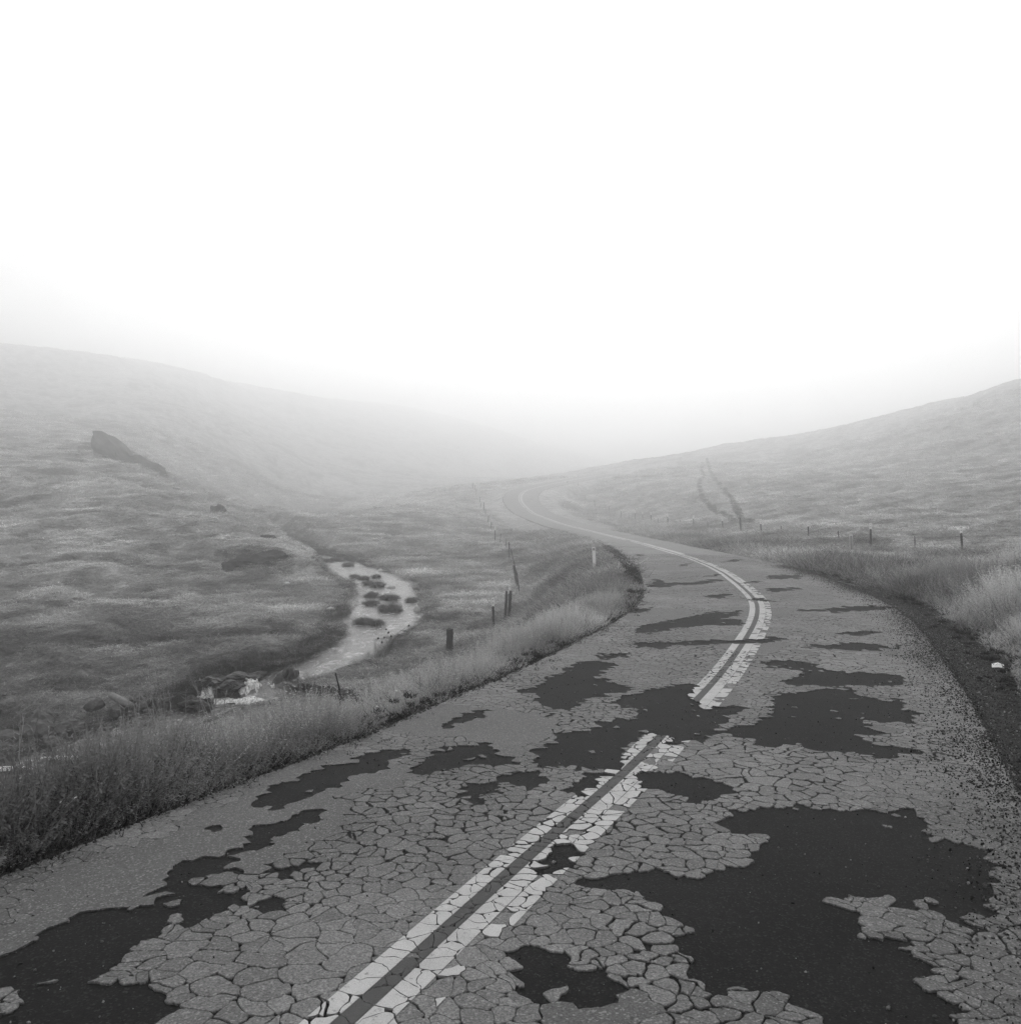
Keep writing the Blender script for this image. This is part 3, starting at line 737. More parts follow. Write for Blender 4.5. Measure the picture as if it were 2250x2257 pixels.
# boulders under the left cut bank
BO = [(15,1628,29.5,0.50,'large round grey boulder at the left edge of the picture, by the lower stream'),(90,1576,31.5,0.40,'pale flat boulder topmost in the dark undercut bank'),
      (85,1596,31.0,0.55,'wide grey boulder below the topmost flat one in the undercut bank'),(152,1600,30.8,0.42,'grey angular boulder to the right of the wide one in the undercut bank'),
      (132,1609,30.4,0.26,'small pale stone between the boulders of the undercut bank'),(80,1618,30.2,0.60,'long low slab of rock just above the lower stream'),
      (10,1646,28.8,0.20,'small stone below the large round boulder at the left edge'),(108,1634,29.5,0.34,'half-hidden boulder behind the grass tips by the lower stream'),
      (208,1551,32.3,0.30,'oval grey boulder alone below the meadow rim'),(298,1538,32.8,0.26,'upright rounded boulder beside the driftwood log'),
      (308,1557,32.4,0.28,'pale rounded boulder below the upright one by the log'),(262,1566,32.2,0.40,'dim grey boulder under the driftwood log'),(318,1590,31.6,0.30,'dark boulder behind grass between log and rapids')]
for i, (u, v, d, s_, lab) in enumerate(BO):
    p = P(u, v, d)
    tag(lump('boulder', (p[0], p[1], p[2] - s_ * 0.1), (s_, s_ * 0.8, s_ * (0.5 + 0.25 * random.random())), M['boulder'], 70 + i, 0.42, 0, i * 1.3, facet=0.07), lab, 'boulder', 'boulders under the left bank')
V, F = tube([P(245, 1532, 32.6), P(268, 1545, 32.3), P(290, 1555, 32.0)], [0.12, 0.14, 0.10], 9)
tag(mobj('driftwood_log', V, F, M['driftwood'], smooth=True), 'short thick pale log slanting among the left bank boulders', 'log')
# rapids: dark rocks with white water over and between them
RR_ = [(637,1505,34.6,(0.42,0.45,0.62),'tall dark wet rock splitting the right side of the rapids'),(548,1496,34.9,(0.75,0.4,0.28),'broad dark wet rock at the lip of the rapids'),
       (470,1500,34.5,(0.7,0.4,0.25),'long low wet rock on the left of the rapids'),(430,1555,32.9,(0.5,0.35,0.33),'dark rock below the rapids half hidden by grass'),
       (510,1512,34.2,(0.45,0.35,0.2),'small wet rock between the two white chutes'),(612,1472,36.2,(0.55,0.3,0.10),'flat dark rock just breaking the water above the rapids')]
for i, (u, v, d, s_, lab) in enumerate(RR_):
    p = P(u, v, d)
    tag(lump('wet_rock', p, s_, M['wetrock'], 110 + i, 0.6, 0, i * 0.9, ICO4, facet=0.07), lab, 'rock', 'rocks in the rapids')
def foam_disc(u, v, d, rx, ry, h, seed, label):
    """irregular patch of churned white water, thin at its ragged rim"""
    p = P(u, v, d); nr, na_ = 14, 40; V, F = [(0, 0, h)], []
    for i in range(1, nr + 1):
        for k in range(na_):
            th = 2 * math.pi * k / na_; c, s2 = math.cos(th), math.sin(th)
            rim = 1 + 1.1 * float(fbm(np.array([c * 1.8 + seed]), np.array([s2 * 1.8]), seed, 4)[0]); f = i / nr
            x_, y_ = c * rx * rim * f, s2 * ry * rim * f
            z_ = h * (1 - f ** 2) + 0.9 * h * float(fbm(np.array([x_ * 5 + seed]), np.array([y_ * 5]), seed + 3, 3)[0]) * (1 - f ** 4) - (0.06 if i == nr else 0)
            V.append((x_, y_, z_))
    for k in range(na_): F.append((0, 1 + k, 1 + (k + 1) % na_))
    for i in range(nr - 1):
        for k in range(na_): F.append((1 + i*na_ + k, 1 + (i+1)*na_ + k, 1 + (i+1)*na_ + (k+1) % na_, 1 + i*na_ + (k+1) % na_))
    o = mobj('foam_patch', V, F, M['foam'], smooth=True); o.location = p
    return tag(o, label, 'foam', 'white water in the rapids')
def cascade(tl, tr, bl, br, seed, label):
    """a tongue of white water pouring over the rocks"""
    n = 22; V, F = [], []; A = [Vector(P(*q_)) for q_ in (tl, tr, bl, br)]
    for i in range(n):
        f = i / (n - 1)
        for j in range(n):
            g = j / (n - 1); q_ = A[0].lerp(A[1], g).lerp(A[2].lerp(A[3], g), f); q_.z += 0.10 * math.sin(math.pi * f) * (1 - (2*g - 1) ** 2)
            nz = float(fbm(np.array([g * 9 + seed]), np.array([f * 2.5]), seed, 4)[0]); q_.z += 0.12 * nz; q_.y -= 0.16 * nz; q_.x += 0.12 * float(vnoise(np.array([f * 6.0 + seed]), np.array([g * 2.0]), seed + 1)[0])
            if j in (0, n - 1): q_.z -= 0.15
            V.append(q_)
    for i in range(n - 1):
        for j in range(n - 1): F.append((i*n + j, (i+1)*n + j, (i+1)*n + j + 1, i*n + j + 1))
    return tag(mobj('foam_chute', V, F, M['foam'], smooth=True), label, 'foam', 'white water in the rapids')
foam_disc(592, 1538, 33.8, 1.7, 0.7, 0.09, 141, 'wide white foam pool at the foot of the rapids')
cascade((535,1498,34.7),(572,1496,34.7),(525,1534,33.9),(585,1538,33.8), 151, 'white chute pouring between the dark rocks')
cascade((590,1508,34.4),(622,1504,34.5),(590,1538,33.8),(632,1540,33.7), 152, 'white water curling past the tall dark rock')
cascade((430,1512,34.3),(475,1508,34.3),(415,1540,33.6),(470,1540,33.6), 153, 'pale foam on the left side of the rapids')
foam_disc(655, 1532, 33.8, 0.38, 0.3, 0.2, 145, 'small white splash to the right of the tall dark rock')
foam_disc(520, 1544, 33.7, 0.8, 0.35, 0.07, 161, 'pale foam spreading left of the foam pool')
foam_disc(668, 1519, 34.3, 0.55, 0.4, 0.07, 162, 'thin foam against the right shore above the splash')
foam_disc(560, 1478, 36.0, 0.9, 0.25, 0.03, 163, 'faint white riffle at the lip above the rapids')
foam_disc(500, 1578, 32.4, 0.9, 0.3, 0.06, 146, 'thin foam streak below the foam pool')
foam_disc(140, 1668, 28.3, 0.5, 0.12, 0.03, 147, 'pale ripple on the lower stream at the far left')
foam_disc(30, 1692, 27.6, 0.5, 0.12, 0.03, 148, 'pale foam streak on the lower stream at the picture edge')
# grassy islets in the stream
ISL = [(862,1349,49,0.60,'largest dark grass islet in the middle of the stream'),(819,1334,51.5,0.36,'stony grass islet left of the largest one'),(862,1323,54,0.42,'low dark islet just upstream of the largest one'),
       (845,1320,54.5,0.22,'narrow islet touching the low dark one upstream'),(908,1326,53,0.30,'grass tuft islet near the right bank'),(818,1315,55.5,0.38,'rounded grass islet near the left bank'),
       (832,1290,61,0.52,'broad grass islet at the bend, beside foam'),(812,1286,62,0.35,'islet on the left of the broad one at the bend'),(828,1274,66,0.28,'small stone islet in mid stream above the bend'),
       (803,1277,65,0.30,'flat stone islet left of the mid-stream stone'),(782,1274,66,0.28,'tuft islet close to the left shore above the bend'),(768,1247,75,0.40,'dark tuft islet at the head of the wide reach'),
       (745,1235,80,0.50,'dark rock and grass islet across the upper reach'),(724,1238,79,0.42,'small dark islet left of the upper reach rock'),(690,1237,80,0.75,'long grassy bar on the left of the upper reach'),
       (706,1222,87,0.6,'dark tuft bank on the right of the upper reach'),(829,1375,44.5,0.30,'round tuft islet off the left point'),(800,1375,44.8,0.38,'grass clump at the tip of the left point')]
islets = []
for i, (u, v, d, s_, lab) in enumerate(ISL):
    p = P(u, v, d); zl = stream_level(p[0], p[1]); s_ = s_ * dm(d, u) / d
    o = lump('grass_islet', (p[0], p[1], zl), (s_ * 1.1, s_ * 0.8, s_ * 0.40), M['wetrock'], 170 + i, 0.35, 0, i * 1.1)
    tag(o, lab, 'islet', 'grassy islets in the stream'); islets.append((o, p[0], p[1], zl, s_))
for i, (u, v, d, s_, lab) in enumerate([(919,1343,49,0.22,'tall white stone at the right edge of the stream'),(916,1356,47.5,0.13,'small white stone below the tall white one'),(838,1257,71,0.30,'white foam-washed stone on the right shore of the upper reach'),
        (626,1156,138,0.50,'pale rock on the far valley floor'),(648,1154,142,0.28,'small pale rock right of the far pale rock'),(633,1296,60,0.30,'pale flat stone lying on the left flat'),(650,1254,69,0.25,'pale stone on the slope below the eroded bank'),
        (730,1362,47.5,0.28,'pale rock at the left shore near the point'),(863,1293,60.5,0.4,'white riffle stone beside the broad islet')]):
    p = P(u, v, d); z = max(gz(p[0], p[1]), stream_level(p[0], p[1]) - 0.05 if i in (0, 1, 2, 8) else -99)
    tag(lump('pale_stone', (p[0], p[1], z + s_ * 0.2), (s_, s_ * 0.7, s_ * (1.25 if i == 0 else 0.45)), M['paleston'], 200 + i, 0.35, 0, i, ICO2), lab, 'stone', 'pale stones along the stream')
# bleached branch at the spur's foot
bp = [P(562, 1173, 88), P(569, 1164, 88), P(588, 1163.5, 89)]
parts = [tube(bp, [0.07, 0.06, 0.03], 5), tube([P(563, 1174, 88), P(580, 1170, 88), P(600, 1164, 89), P(618, 1162, 90)], [0.06, 0.06, 0.05, 0.02], 5), tube([P(583, 1171, 88), P(592, 1176, 87)], [0.05, 0.02], 5), tube([P(585,1169,88), P(577,1165,88)], [0.04,0.02], 5)]
V, F = join(parts); tag(mobj('fallen_branch', V, F, M['driftwood'], smooth=True), 'bleached forked branch lying by the distant stream bend', 'branch')
# litter on the gravel
p = P(2199, 1459, 13.2); zl = gz(p[0], p[1])
pv = [(-.085,-.06,.015),(.0,-.07,.03),(.085,-.055,.012),(-.08,.0,.035),(.005,.005,.05),(.09,.0,.03),(-.075,.06,.02),(.01,.07,.04),(.08,.06,.015)]
pv2 = pv + [(x, y, z - 0.004) for x, y, z in pv]
pf = [(0,1,4,3),(1,2,5,4),(3,4,7,6),(4,5,8,7)]; pf = pf + [tuple(i + 9 for i in f[::-1]) for f in pf] + [(1,0,9,10),(2,1,10,11),(5,2,11,14),(8,5,14,17),(7,8,17,16),(6,7,16,15),(3,6,15,12),(0,3,12,9)]
o = mobj('paper_scrap', pv2, pf, M['paper']); o.location = (p[0], p[1], zl + 0.03); o.rotation_euler = (R(14), 0, R(-20))
tag(o, 'crumpled white paper scrap on the dark gravel shoulder', 'litter')

# wheel tracks climbing the right hill
TR = [[(1640,1155,83),(1622,1150,90),(1603,1142,97),(1583,1132,104),(1562,1121,111),(1549,1110,119),(1543,1096,128),(1541,1080,139),(1545,1069,149),(1552,1058,160),(1546,1050,170),(1548,1036,186)],
      [(1655,1160,82),(1640,1143,88),(1630,1131,96),(1619,1119,106),(1602,1103,118),(1590,1089,128),(1577,1075,140),(1574,1062,154),(1566,1048,168),(1558,1030,190)]]
def drape(path, w, name, label):
    p = np.array([P(*q_)[:2] for q_ in path]); p = catmull(np.hstack([p, p[:, :1] * 0]), 14)[:, :2]
    t_ = np.gradient(p, axis=0); t_ /= np.linalg.norm(t_, axis=1)[:, None]; n_ = np.stack([t_[:, 1], -t_[:, 0]], 1)
    ks = np.linspace(-1, 1, 5); V = []
    ww = w * (0.8 + 0.9 * fbm(np.arange(len(p)) * 0.25, np.zeros(len(p)), len(path), 3))
    for k in ks:
        q_ = p + n_ * (ww * k)[:, None]; V.append(np.stack([q_[:, 0], q_[:, 1], ground(q_[:, 0], q_[:, 1]) + 0.13 * (1 - k * k) + 0.0], 1))
    V = np.stack(V, 1).reshape(-1, 3); I = np.arange(len(V)).reshape(-1, 5)
    F = np.stack([I[:-1, :-1], I[:-1, 1:], I[1:, 1:], I[1:, :-1]], -1).reshape(-1, 4)
    o = link(bpy.data.objects.new(name, quad_mesh(name, V, F, M['track']))); tag(o, kind='structure'); return p
tracks = [drape(TR[0], 0.5, 'wheel_track', ''), drape(TR[1], 0.5, 'wheel_track', '')]

# ------------------------------------------------------------------ fences and markers
def empty(name, loc=(0, 0, 0)):
    o = bpy.data.objects.new(name, None); o.empty_display_size = 0.2; o.location = loc; return link(o)
def frame_dir(b_, t_):
    d = Vector(t_) - Vector(b_); L = d.length; d.normalize()
    x = Vector((1, 0, 0)); x = (x - d * x.dot(d)).normalized(); return d, x, d.cross(x), L
def prism(b_, t_, prof, z0=0.0, z1=1.0):
    d, x, y, L = frame_dir(b_, t_); V = []
    for zz in (z0 * L, z1 * L):
        for (a, c) in prof: V.append(Vector(b_) + d * zz + x * a + y * c)
    n = len(prof); F = [tuple(range(n))[::-1], tuple(range(n, 2*n))] + [(i, (i+1) % n, n + (i+1) % n, n + i) for i in range(n)]
    return V, F
TP = [(-.035,-.012),(.035,-.012),(.035,.004),(.008,.004),(.008,.045),(-.008,.045),(-.008,.004),(-.035,.004)]
def steel_post(parent, b_, t_, white=0.24, k=1.3):
    b0 = Vector(b_) - (Vector(t_) - Vector(b_)).normalized() * 0.35
    L = (Vector(t_) - Vector(b_)).length; prof = [(a * k, c * k) for a, c in TP]
    pieces = [prism(b0, t_, prof)]
    for s_ in np.linspace(0.15, 0.95, 9):                       # wire lugs along the flange
        q_ = Vector(b_) + (Vector(t_) - Vector(b_)) * s_
        pieces.append(prism(q_, q_ + Vector((0, 0, 0.02)), [(-.02*k,-.026*k),(.02*k,-.026*k),(.02*k,-.0125*k),(-.02*k,-.0125*k)]))
    V, F = join(pieces); o = mobj('steel_post', V, F, M['steel'], parent)
    if white:
        V, F = prism(Vector(b_) + (Vector(t_) - Vector(b_)) * (1 - white), Vector(t_) + (Vector(t_) - Vector(b_)).normalized() * 0.01, [(a * 1.18, c * 1.12 - 0.002) for a, c in prof])
        mobj('white_tip', V, F, M['white'], o)
    return o
def wood_post(parent, b_, t_, r, seed, name='wooden_post', split=False):
    rr = random.Random(seed); b0 = Vector(b_) - (Vector(t_) - Vector(b_)).normalized() * 0.4
    n = 11; sides = 12; V, F = [], []; d, x, y, L = frame_dir(b0, t_)
    prof = [1 + 0.22 * rr.uniform(-1, 1) for _ in range(sides)]
    for i in range(n):
        f = i / (n - 1)
        for k in range(sides):
            th = 2 * math.pi * k / sides; q_ = r * prof[k] * (1.05 - 0.12 * f + 0.06 * rr.uniform(-1, 1))
            top = 0
            if i == n - 1: top = rr.uniform(-1.0, 0.15) * r * (2.2 if split else 0.6)
            V.append(b0 + d * (L * f + top) + x * math.cos(th) * q_ + y * math.sin(th) * q_)
    for i in range(n - 1):
        for k in range(sides): F.append((i*sides + k, i*sides + (k+1) % sides, (i+1)*sides + (k+1) % sides, (i+1)*sides + k))
    F.append(tuple(range((n-1)*sides, n*sides)))
    return mobj(name, V, F, M['wood'], parent)
def stake(parent, b_, t_, r=0.018):
    b_ = Vector(b_); t_ = Vector(t_); m = (b_ + t_) / 2 + Vector((random.uniform(-.02, .02), 0, 0)); b0 = b_ - (t_ - b_).normalized() * 0.3
    V, F = tube([b0, b_, m, t_], [r, r, r * 0.95, r * 0.85], 6); return mobj('thin_stake', V, F, M['steel'], parent)
def foot(u, v, d):
    x, y, _ = P(u, v, d); return Vector((x, y, gz(x, y)))
def headpt(u, v, d): return Vector(P(u, v, d))
def build_fence(name, label, spec, strands, wirer):
    root = empty(name, foot(*spec[0][1])); tag(root, label, 'fence'); inv = Vector(root.location)
    tops = []
    for i, (typ, b_, t_) in enumerate(spec):
        fb = foot(*b_); ht = headpt(t_[0], t_[1], b_[2])
        if ht.z - fb.z < 0.35: ht.z = fb.z + 0.6
        mx_ = 1.75 * dm(b_[2]) / b_[2]
        if ht.z - fb.z > mx_: fb.z = ht.z - mx_
        kd = dm(b_[2]) / b_[2]
        if typ == 'T': o = steel_post(root, fb, ht, 0.25, 1.5 * kd)
        elif typ == 'S': o = steel_post(root, fb, ht, 0, 1.3 * kd)
        elif typ == 'W': o = wood_post(root, fb, ht, 0.068 * kd, i)
        elif typ == 'Q': o = wood_post(root, fb, ht, 0.065, i, split=True)
        else: o = stake(root, fb, ht, 0.032 * kd)
        if typ in 'TSWs': tops.append((fb, ht))
    for c in root.children: c.matrix_parent_inverse.translation = -inv
    for hgt in strands:
        path = []
        for i, (fb, ht) in enumerate(tops):
            q_ = fb + (ht - fb).normalized() * hgt + Vector((0, -0.03, 0))
            if path: 
                m_ = (path[-1] + q_) / 2; path.append(m_ + Vector((0, 0, -0.04)))
            path.append(q_)
        V, F = tube(path, [wirer] * len(path), 4); o = mobj('wire', V, F, M['wire'], root); o.matrix_parent_inverse.translation = -inv
    return root
RF = [('T',(2121,1217,44),(2117,1160)),('s',(2017,1217,47.8),(2016,1182)),('T',(1919.5,1206,52),(1918,1153)),('s',(1849,1201,56.5),(1846.6,1169.6)),('T',(1782,1193,61),(1780.4,1149)),('s',(1724,1186,66),(1721,1159)),
      ('T',(1678,1178,71),(1675.6,1145)),('W',(1634,1176,75.5),(1631,1140)),('T',(1594,1172,81),(1591,1140)),('s',(1561,1171,86),(1559,1150)),('T',(1529,1165,91),(1528,1136)),('s',(1500.5,1163,97),(1499,1146)),
      ('T',(1472,1161,102),(1471,1132.4)),('s',(1451,1157,107),(1450,1142)),('T',(1434.7,1153,111),(1434,1130)),('T',(1416.6,1150,117),(1415.6,1127.6)),('T',(1400.4,1147,122),(1399.5,1125)),('s',(1386,1144,127),(1385.4,1130)),
      ('T',(1369,1141,132),(1368,1122)),('s',(1355,1136,137),(1354,1123)),('T',(1343,1132,141),(1342,1111.4)),('s',(1332.5,1126,145),(1332,1111)),('W',(1311,1119,150),(1309.6,1102.7)),('s',(1290.5,1107,156),(1289,1090.6)),
      ('s',(1274,1099,160),(1273,1076)),('W',(1250,1090,164),(1251,1074))]
pre_ = [('T',(2340,1224,40.5),(2336,1166))]
build_fence('wire_fence', 'wire fence with white tipped steel posts along the right hillside', pre_ + RF, (0.25, 0.55, 0.88), 0.006)
LF = [('T',(1088.5,1387,40),(1086,1318)),('Q',(1113,1368,44),(1117,1302)),('Q',(1121,1366,44.3),(1125.5,1299)),('T',(1122,1362,44.8),(1123,1290)),('s',(1145.5,1314,53),(1139,1263)),('W',(1140,1292,59),(1132,1246)),
      ('s',(1139,1256,62),(1125.8,1210)),('W',(1122.3,1236,70),(1122,1194.5)),('s',(1114.8,1218,76),(1116,1187)),('s',(1102,1201,82),(1104,1176)),('T',(1091.3,1190,87),(1091,1159)),('T',(1082,1169,109),(1083,1144)),
      ('T',(1075.3,1155,115),(1077.4,1131)),('S',(1070,1143,122),(1069.8,1121.5)),('W',(1067,1129,130),(1066.3,1107)),('S',(1060.3,1121,138),(1059.7,1108)),('W',(1058,1110,145),(1057,1095)),('S',(1049.6,1092,154),(1049.4,1078)),
      ('W',(1042,1079,163),(1043,1063)),('W',(1047,1080,160),(1046.5,1069.5))]
build_fence('derelict_fence', 'broken leaning fence posts below the left road bank', LF, (), 0.004)
# cut stump post and dark stake in the bank grass
fb = Vector(P(991, 1414, 33)); fb.z = min(fb.z, gz(fb.x, fb.y)); ht = Vector(P(991, 1386, 33))
o = wood_post(None, fb, ht, 0.12, 77, 'stump_post'); tag(o, 'short thick dark stump of a post in the bank grass', 'post')
fb = Vector(P(750, 1545, 16)); ht = Vector(P(739, 1483, 16)); V, F = tube([fb - Vector((0, 0, .6)), fb, (fb + ht) / 2 + Vector((.02, 0, 0)), ht], [.018, .018, .016, .012], 6)
tag(mobj('dark_stake', V, F, M['darkstem']), 'thin dark stake sticking out of the grass near the rapids', 'stake')
def marker(u0, vt, vb, d, w, label, refl):
    fb = foot(u0, vb, d); top = headpt(u0 - 3, vt, d)
    root = empty('road_marker', fb); tag(root, label, 'road marker', 'white road edge markers')
    dlt = top - fb; L = dlt.length
    n = 9; V, F = [], []
    for i in range(n):
        f = i / (n - 1); c = dlt * f * (1.0) + Vector((0, 0.02 * math.sin(f * 3), 0)); hw = w / 2 * (0.88 if f < 0.15 else 1.0)
        if i == 0: c = c - Vector((0, 0, 0.25))
        for (a, b_) in ((-hw, -.012), (-hw * .5, -.003), (hw * .5, -.003), (hw, -.012), (hw, .004), (-hw, .004)): V.append(c + Vector((a, b_, 0)))
    m = 6
    for i in range(n - 1):
        for k in range(m): F.append((i*m + k, i*m + (k+1) % m, (i+1)*m + (k+1) % m, (i+1)*m + k))
    F.append(tuple(range((n-1)*m, n*m))); F.append(tuple(range(m))[::-1])
    mobj('post_blade', V, F, M['white'], root)
    z0, z1 = refl; c0 = dlt * z0; c1 = dlt * z1; a = w * 0.34
    V = []
    for c in (c0, c1):
        for (x, y) in ((-a, -.018), (a, -.018), (a, -.008), (-a, -.008)): V.append(c + Vector((x, y + 0.02 * math.sin(0.8 * 3) * 0, 0)))
    F = [(0,1,5,4),(1,2,6,5),(2,3,7,6),(3,0,4,7),(3,2,1,0),(4,5,6,7)]
    o = mobj('reflector', V, F, M['reflector'], root)
marker(1311, 1206, 1248, 38, 0.135, 'plain white marker post on the left verge at the bend', (0.88, 0.97))
marker(1878, 1178, 1222, 36, 0.125, 'white marker post with grey reflector panel on the right verge', (0.52, 0.96))

# ------------------------------------------------------------------ plants
hid = bpy.data.collections.new('plant_sources')            # sources for instancing, not linked to the scene
def tuft(name, nbl, h0, h1, spread, width, seg, mat, lean=0.35, heads=0, seed=0, bend=0.5):
    rr = random.Random(seed); V, F, B = [], [], []
    for b_ in range(nbl):
        a = rr.uniform(0, 6.283); r0 = spread * math.sqrt(rr.random()); bx, by = r0 * math.cos(a), r0 * math.sin(a)
        h = rr.uniform(h0, h1); da = rr.uniform(0, 6.283); ln = lean * rr.random() ** 1.3 * h; bd = bend * rr.random() * h
        wd = width * rr.uniform(0.6, 1.3); wa = rr.uniform(0, 3.1416); br = rr.random() ** 1.5; o = len(V)
        stalk = b_ < heads
        if stalk: h *= 1.35; bd *= 0.4; wd *= 0.55; br = 0.6 + 0.4 * rr.random()
        for i in range(seg + 1):
            f = i / seg; off = ln * f + bd * f * f; zz = h * (f - 0.28 * (bd / max(h, .01)) * f * f)
            cx, cy = bx + math.cos(da) * off, by + math.sin(da) * off; w_ = wd * (1 - 0.85 * f) if not stalk else wd * (1 - 0.4 * f)
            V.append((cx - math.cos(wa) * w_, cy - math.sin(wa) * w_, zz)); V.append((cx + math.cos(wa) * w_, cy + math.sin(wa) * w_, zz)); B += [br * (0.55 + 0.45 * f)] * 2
        for i in range(seg): F.append((o + 2*i, o + 2*i + 1, o + 2*i + 3, o + 2*i + 2))
        if stalk:                                           # loose oat spikelets
            for s_ in range(7):
                f = 0.62 + 0.38 * s_ / 6; off = ln * f + bd * f * f; zz = h * (f - 0.28 * (bd / max(h, .01)) * f * f)
                aa = rr.uniform(0, 6.283); L = 0.05 * rr.uniform(.6, 1.3); px, py = bx + math.cos(da) * off, by + math.sin(da) * off
                q_ = len(V); ex, ey, ez = px + math.cos(aa) * L, py + math.sin(aa) * L, zz - 0.01 + rr.uniform(-.03, .02)
                V += [(px, py, zz), ((px + ex) / 2 - .008 * math.sin(aa), (py + ey) / 2 + .008 * math.cos(aa), (zz + ez) / 2), (ex, ey, ez), ((px + ex) / 2 + .008 * math.sin(aa), (py + ey) / 2 - .008 * math.cos(aa), (zz + ez) / 2 - .008)]
                F.append((q_, q_ + 1, q_ + 2, q_ + 3)); B += [0.95] * 4
    me = mesh_from(name, V, F, mat); fattr(me, 'bl', B)
    o = bpy.data.objects.new(name, me); return o
def source(name, objs):
    c = bpy.data.collections.new(name)
    for o in objs: c.objects.link(o)
    return c
tall_c = source('tall_sources', [tuft('a%d' % i, 22, 0.35, 1.0, 0.24, 0.0085, 4, M['grass'], 0.50, 8 if i % 2 == 0 else 3, i, 0.55) for i in range(6)])
mid_c = source('mid_sources', [tuft('b%d' % i, 55, 0.35, 1.0, 0.55, 0.013, 3, M['grass'], 0.6, 0, 20 + i, 0.7) for i in range(5)])
short_c = source('short_sources', [tuft('c%d' % i, 60, 0.4, 1.0, 1.3, 0.045, 2, M['short'], 0.9, 0, 40 + i, 0.9) for i in range(5)])
weed_c = source('weed_sources', [tuft('d%d' % i, 40, 0.25, 1.0, 0.9, 0.10, 3, M['weed'], 1.3, 0, 60 + i, 1.2) for i in range(4)])
def flower(i):
    V, F, rr = [], [], random.Random(i)
    for k in range(5):
        a = k * 1.2566; o = len(V); V += [(0, 0, 0), (math.cos(a-.45)*.6, math.sin(a-.45)*.6, .15), (math.cos(a), math.sin(a), .2), (math.cos(a+.45)*.6, math.sin(a+.45)*.6, .15)]; F.append((o, o+1, o+2, o+3))
    V2, F2 = tube([(0, 0, -14), (1, 0, -7), (0, 0, 0)], [.07, .07, .06], 3, False); o = len(V); V += V2; F += [tuple(q_ + o for q_ in f) for f in F2]
    me = mesh_from('f%d' % i, V, F, M['petal']); me.materials.append(M['darkstem'])
    for k, p_ in enumerate(me.polygons): p_.material_index = 1 if k >= 5 else 0
    return bpy.data.objects.new('f%d' % i, me)
flower_c = source('flower_sources', [flower(0)])
def pebble(i):
    v, f = icos(1); v = v * (1 + 0.35 * fbm(v[:, 0] * 1.5 + i * 9, v[:, 1] * 1.5 + v[:, 2], i, 2))[:, None] * [1, .8, .6]
    me = mesh_from('g%d' % i, v, f, M['gravel']); fattr(me, 'bl', np.full(len(v), (i + .5) / 5)); return bpy.data.objects.new('g%d' % i, me)
gravel_c = source('gravel_sources', [pebble(i) for i in range(5)])

def gn_tree():
    ng = bpy.data.node_groups.new('scatter', 'GeometryNodeTree')
    ng.interface.new_socket('Geometry', in_out='INPUT', socket_type='NodeSocketGeometry')
    ng.interface.new_socket('Sources', in_out='INPUT', socket_type='NodeSocketCollection')
    ng.interface.new_socket('Geometry', in_out='OUTPUT', socket_type='NodeSocketGeometry')
    gi = ng.nodes.new('NodeGroupInput'); go = ng.nodes.new('NodeGroupOutput')
    ci = ng.nodes.new('GeometryNodeCollectionInfo'); ci.inputs['Separate Children'].default_value = True; ci.inputs['Reset Children'].default_value = True
    io = ng.nodes.new('GeometryNodeInstanceOnPoints'); io.inputs['Pick Instance'].default_value = True
    def at(name, typ):
        a = ng.nodes.new('GeometryNodeInputNamedAttribute'); a.data_type = typ; a.inputs['Name'].default_value = name; return a.outputs['Attribute']
    ng.links.new(gi.outputs[0], io.inputs['Points']); ng.links.new(gi.outputs[1], ci.inputs['Collection']); ng.links.new(ci.outputs[0], io.inputs['Instance'])
    ng.links.new(at('rot', 'FLOAT_VECTOR'), io.inputs['Rotation']); ng.links.new(at('scl', 'FLOAT_VECTOR'), io.inputs['Scale']); ng.links.new(at('pick', 'INT'), io.inputs['Instance Index'])
    ng.links.new(io.outputs[0], go.inputs[0]); return ng
NG = gn_tree()
def scatter(name, x, y, z, sxy, sz_, shade, coll, tiltx=0.0, leanaz=None, parent=None):
    n = len(x); me = bpy.data.meshes.new(name); me.vertices.add(n)
    me.vertices.foreach_set('co', np.stack([x, y, z], 1).astype(np.float32).ravel())
    rot = np.stack([rng.normal(0, tiltx, n), rng.normal(0, tiltx, n), rng.random(n) * 6.283], 1)
    a = me.attributes.new('rot', 'FLOAT_VECTOR', 'POINT'); a.data.foreach_set('vector', rot.astype(np.float32).ravel())
    a = me.attributes.new('scl', 'FLOAT_VECTOR', 'POINT'); a.data.foreach_set('vector', np.stack([sxy, sxy, sz_], 1).astype(np.float32).ravel())
    a = me.attributes.new('pick', 'INT', 'POINT'); a.data.foreach_set('value', rng.integers(0, 1000, n).astype(np.int32))
    fattr(me, 'shade', shade)
    o = link(bpy.data.objects.new(name, me), parent); tag(o, kind='stuff')
    md = o.modifiers.new('scatter', 'NODES'); md.node_group = NG; md[[i.identifier for i in NG.interface.items_tree if i.name == 'Sources'][0]] = coll
    return o
def fan(n, r0, r1, half=34, power=0.0):
    a = np.radians(rng.uniform(-half, half, n)); u = rng.random(n)
    r = np.exp(np.log(r0) + u * (np.log(r1) - np.log(r0))) if power == 0 else (r0**power + u * (r1**power - r0**power)) ** (1 / power)
    return r * np.sin(a), r * np.cos(a)
def patchy(x, y): return np.clip(1 + 1.1 * fbm(x * 0.35, y * 0.35, 201, 4) + 0.4 * fbm(x * 0.06, y * 0.06, 202, 3), 0.4, 1.7)

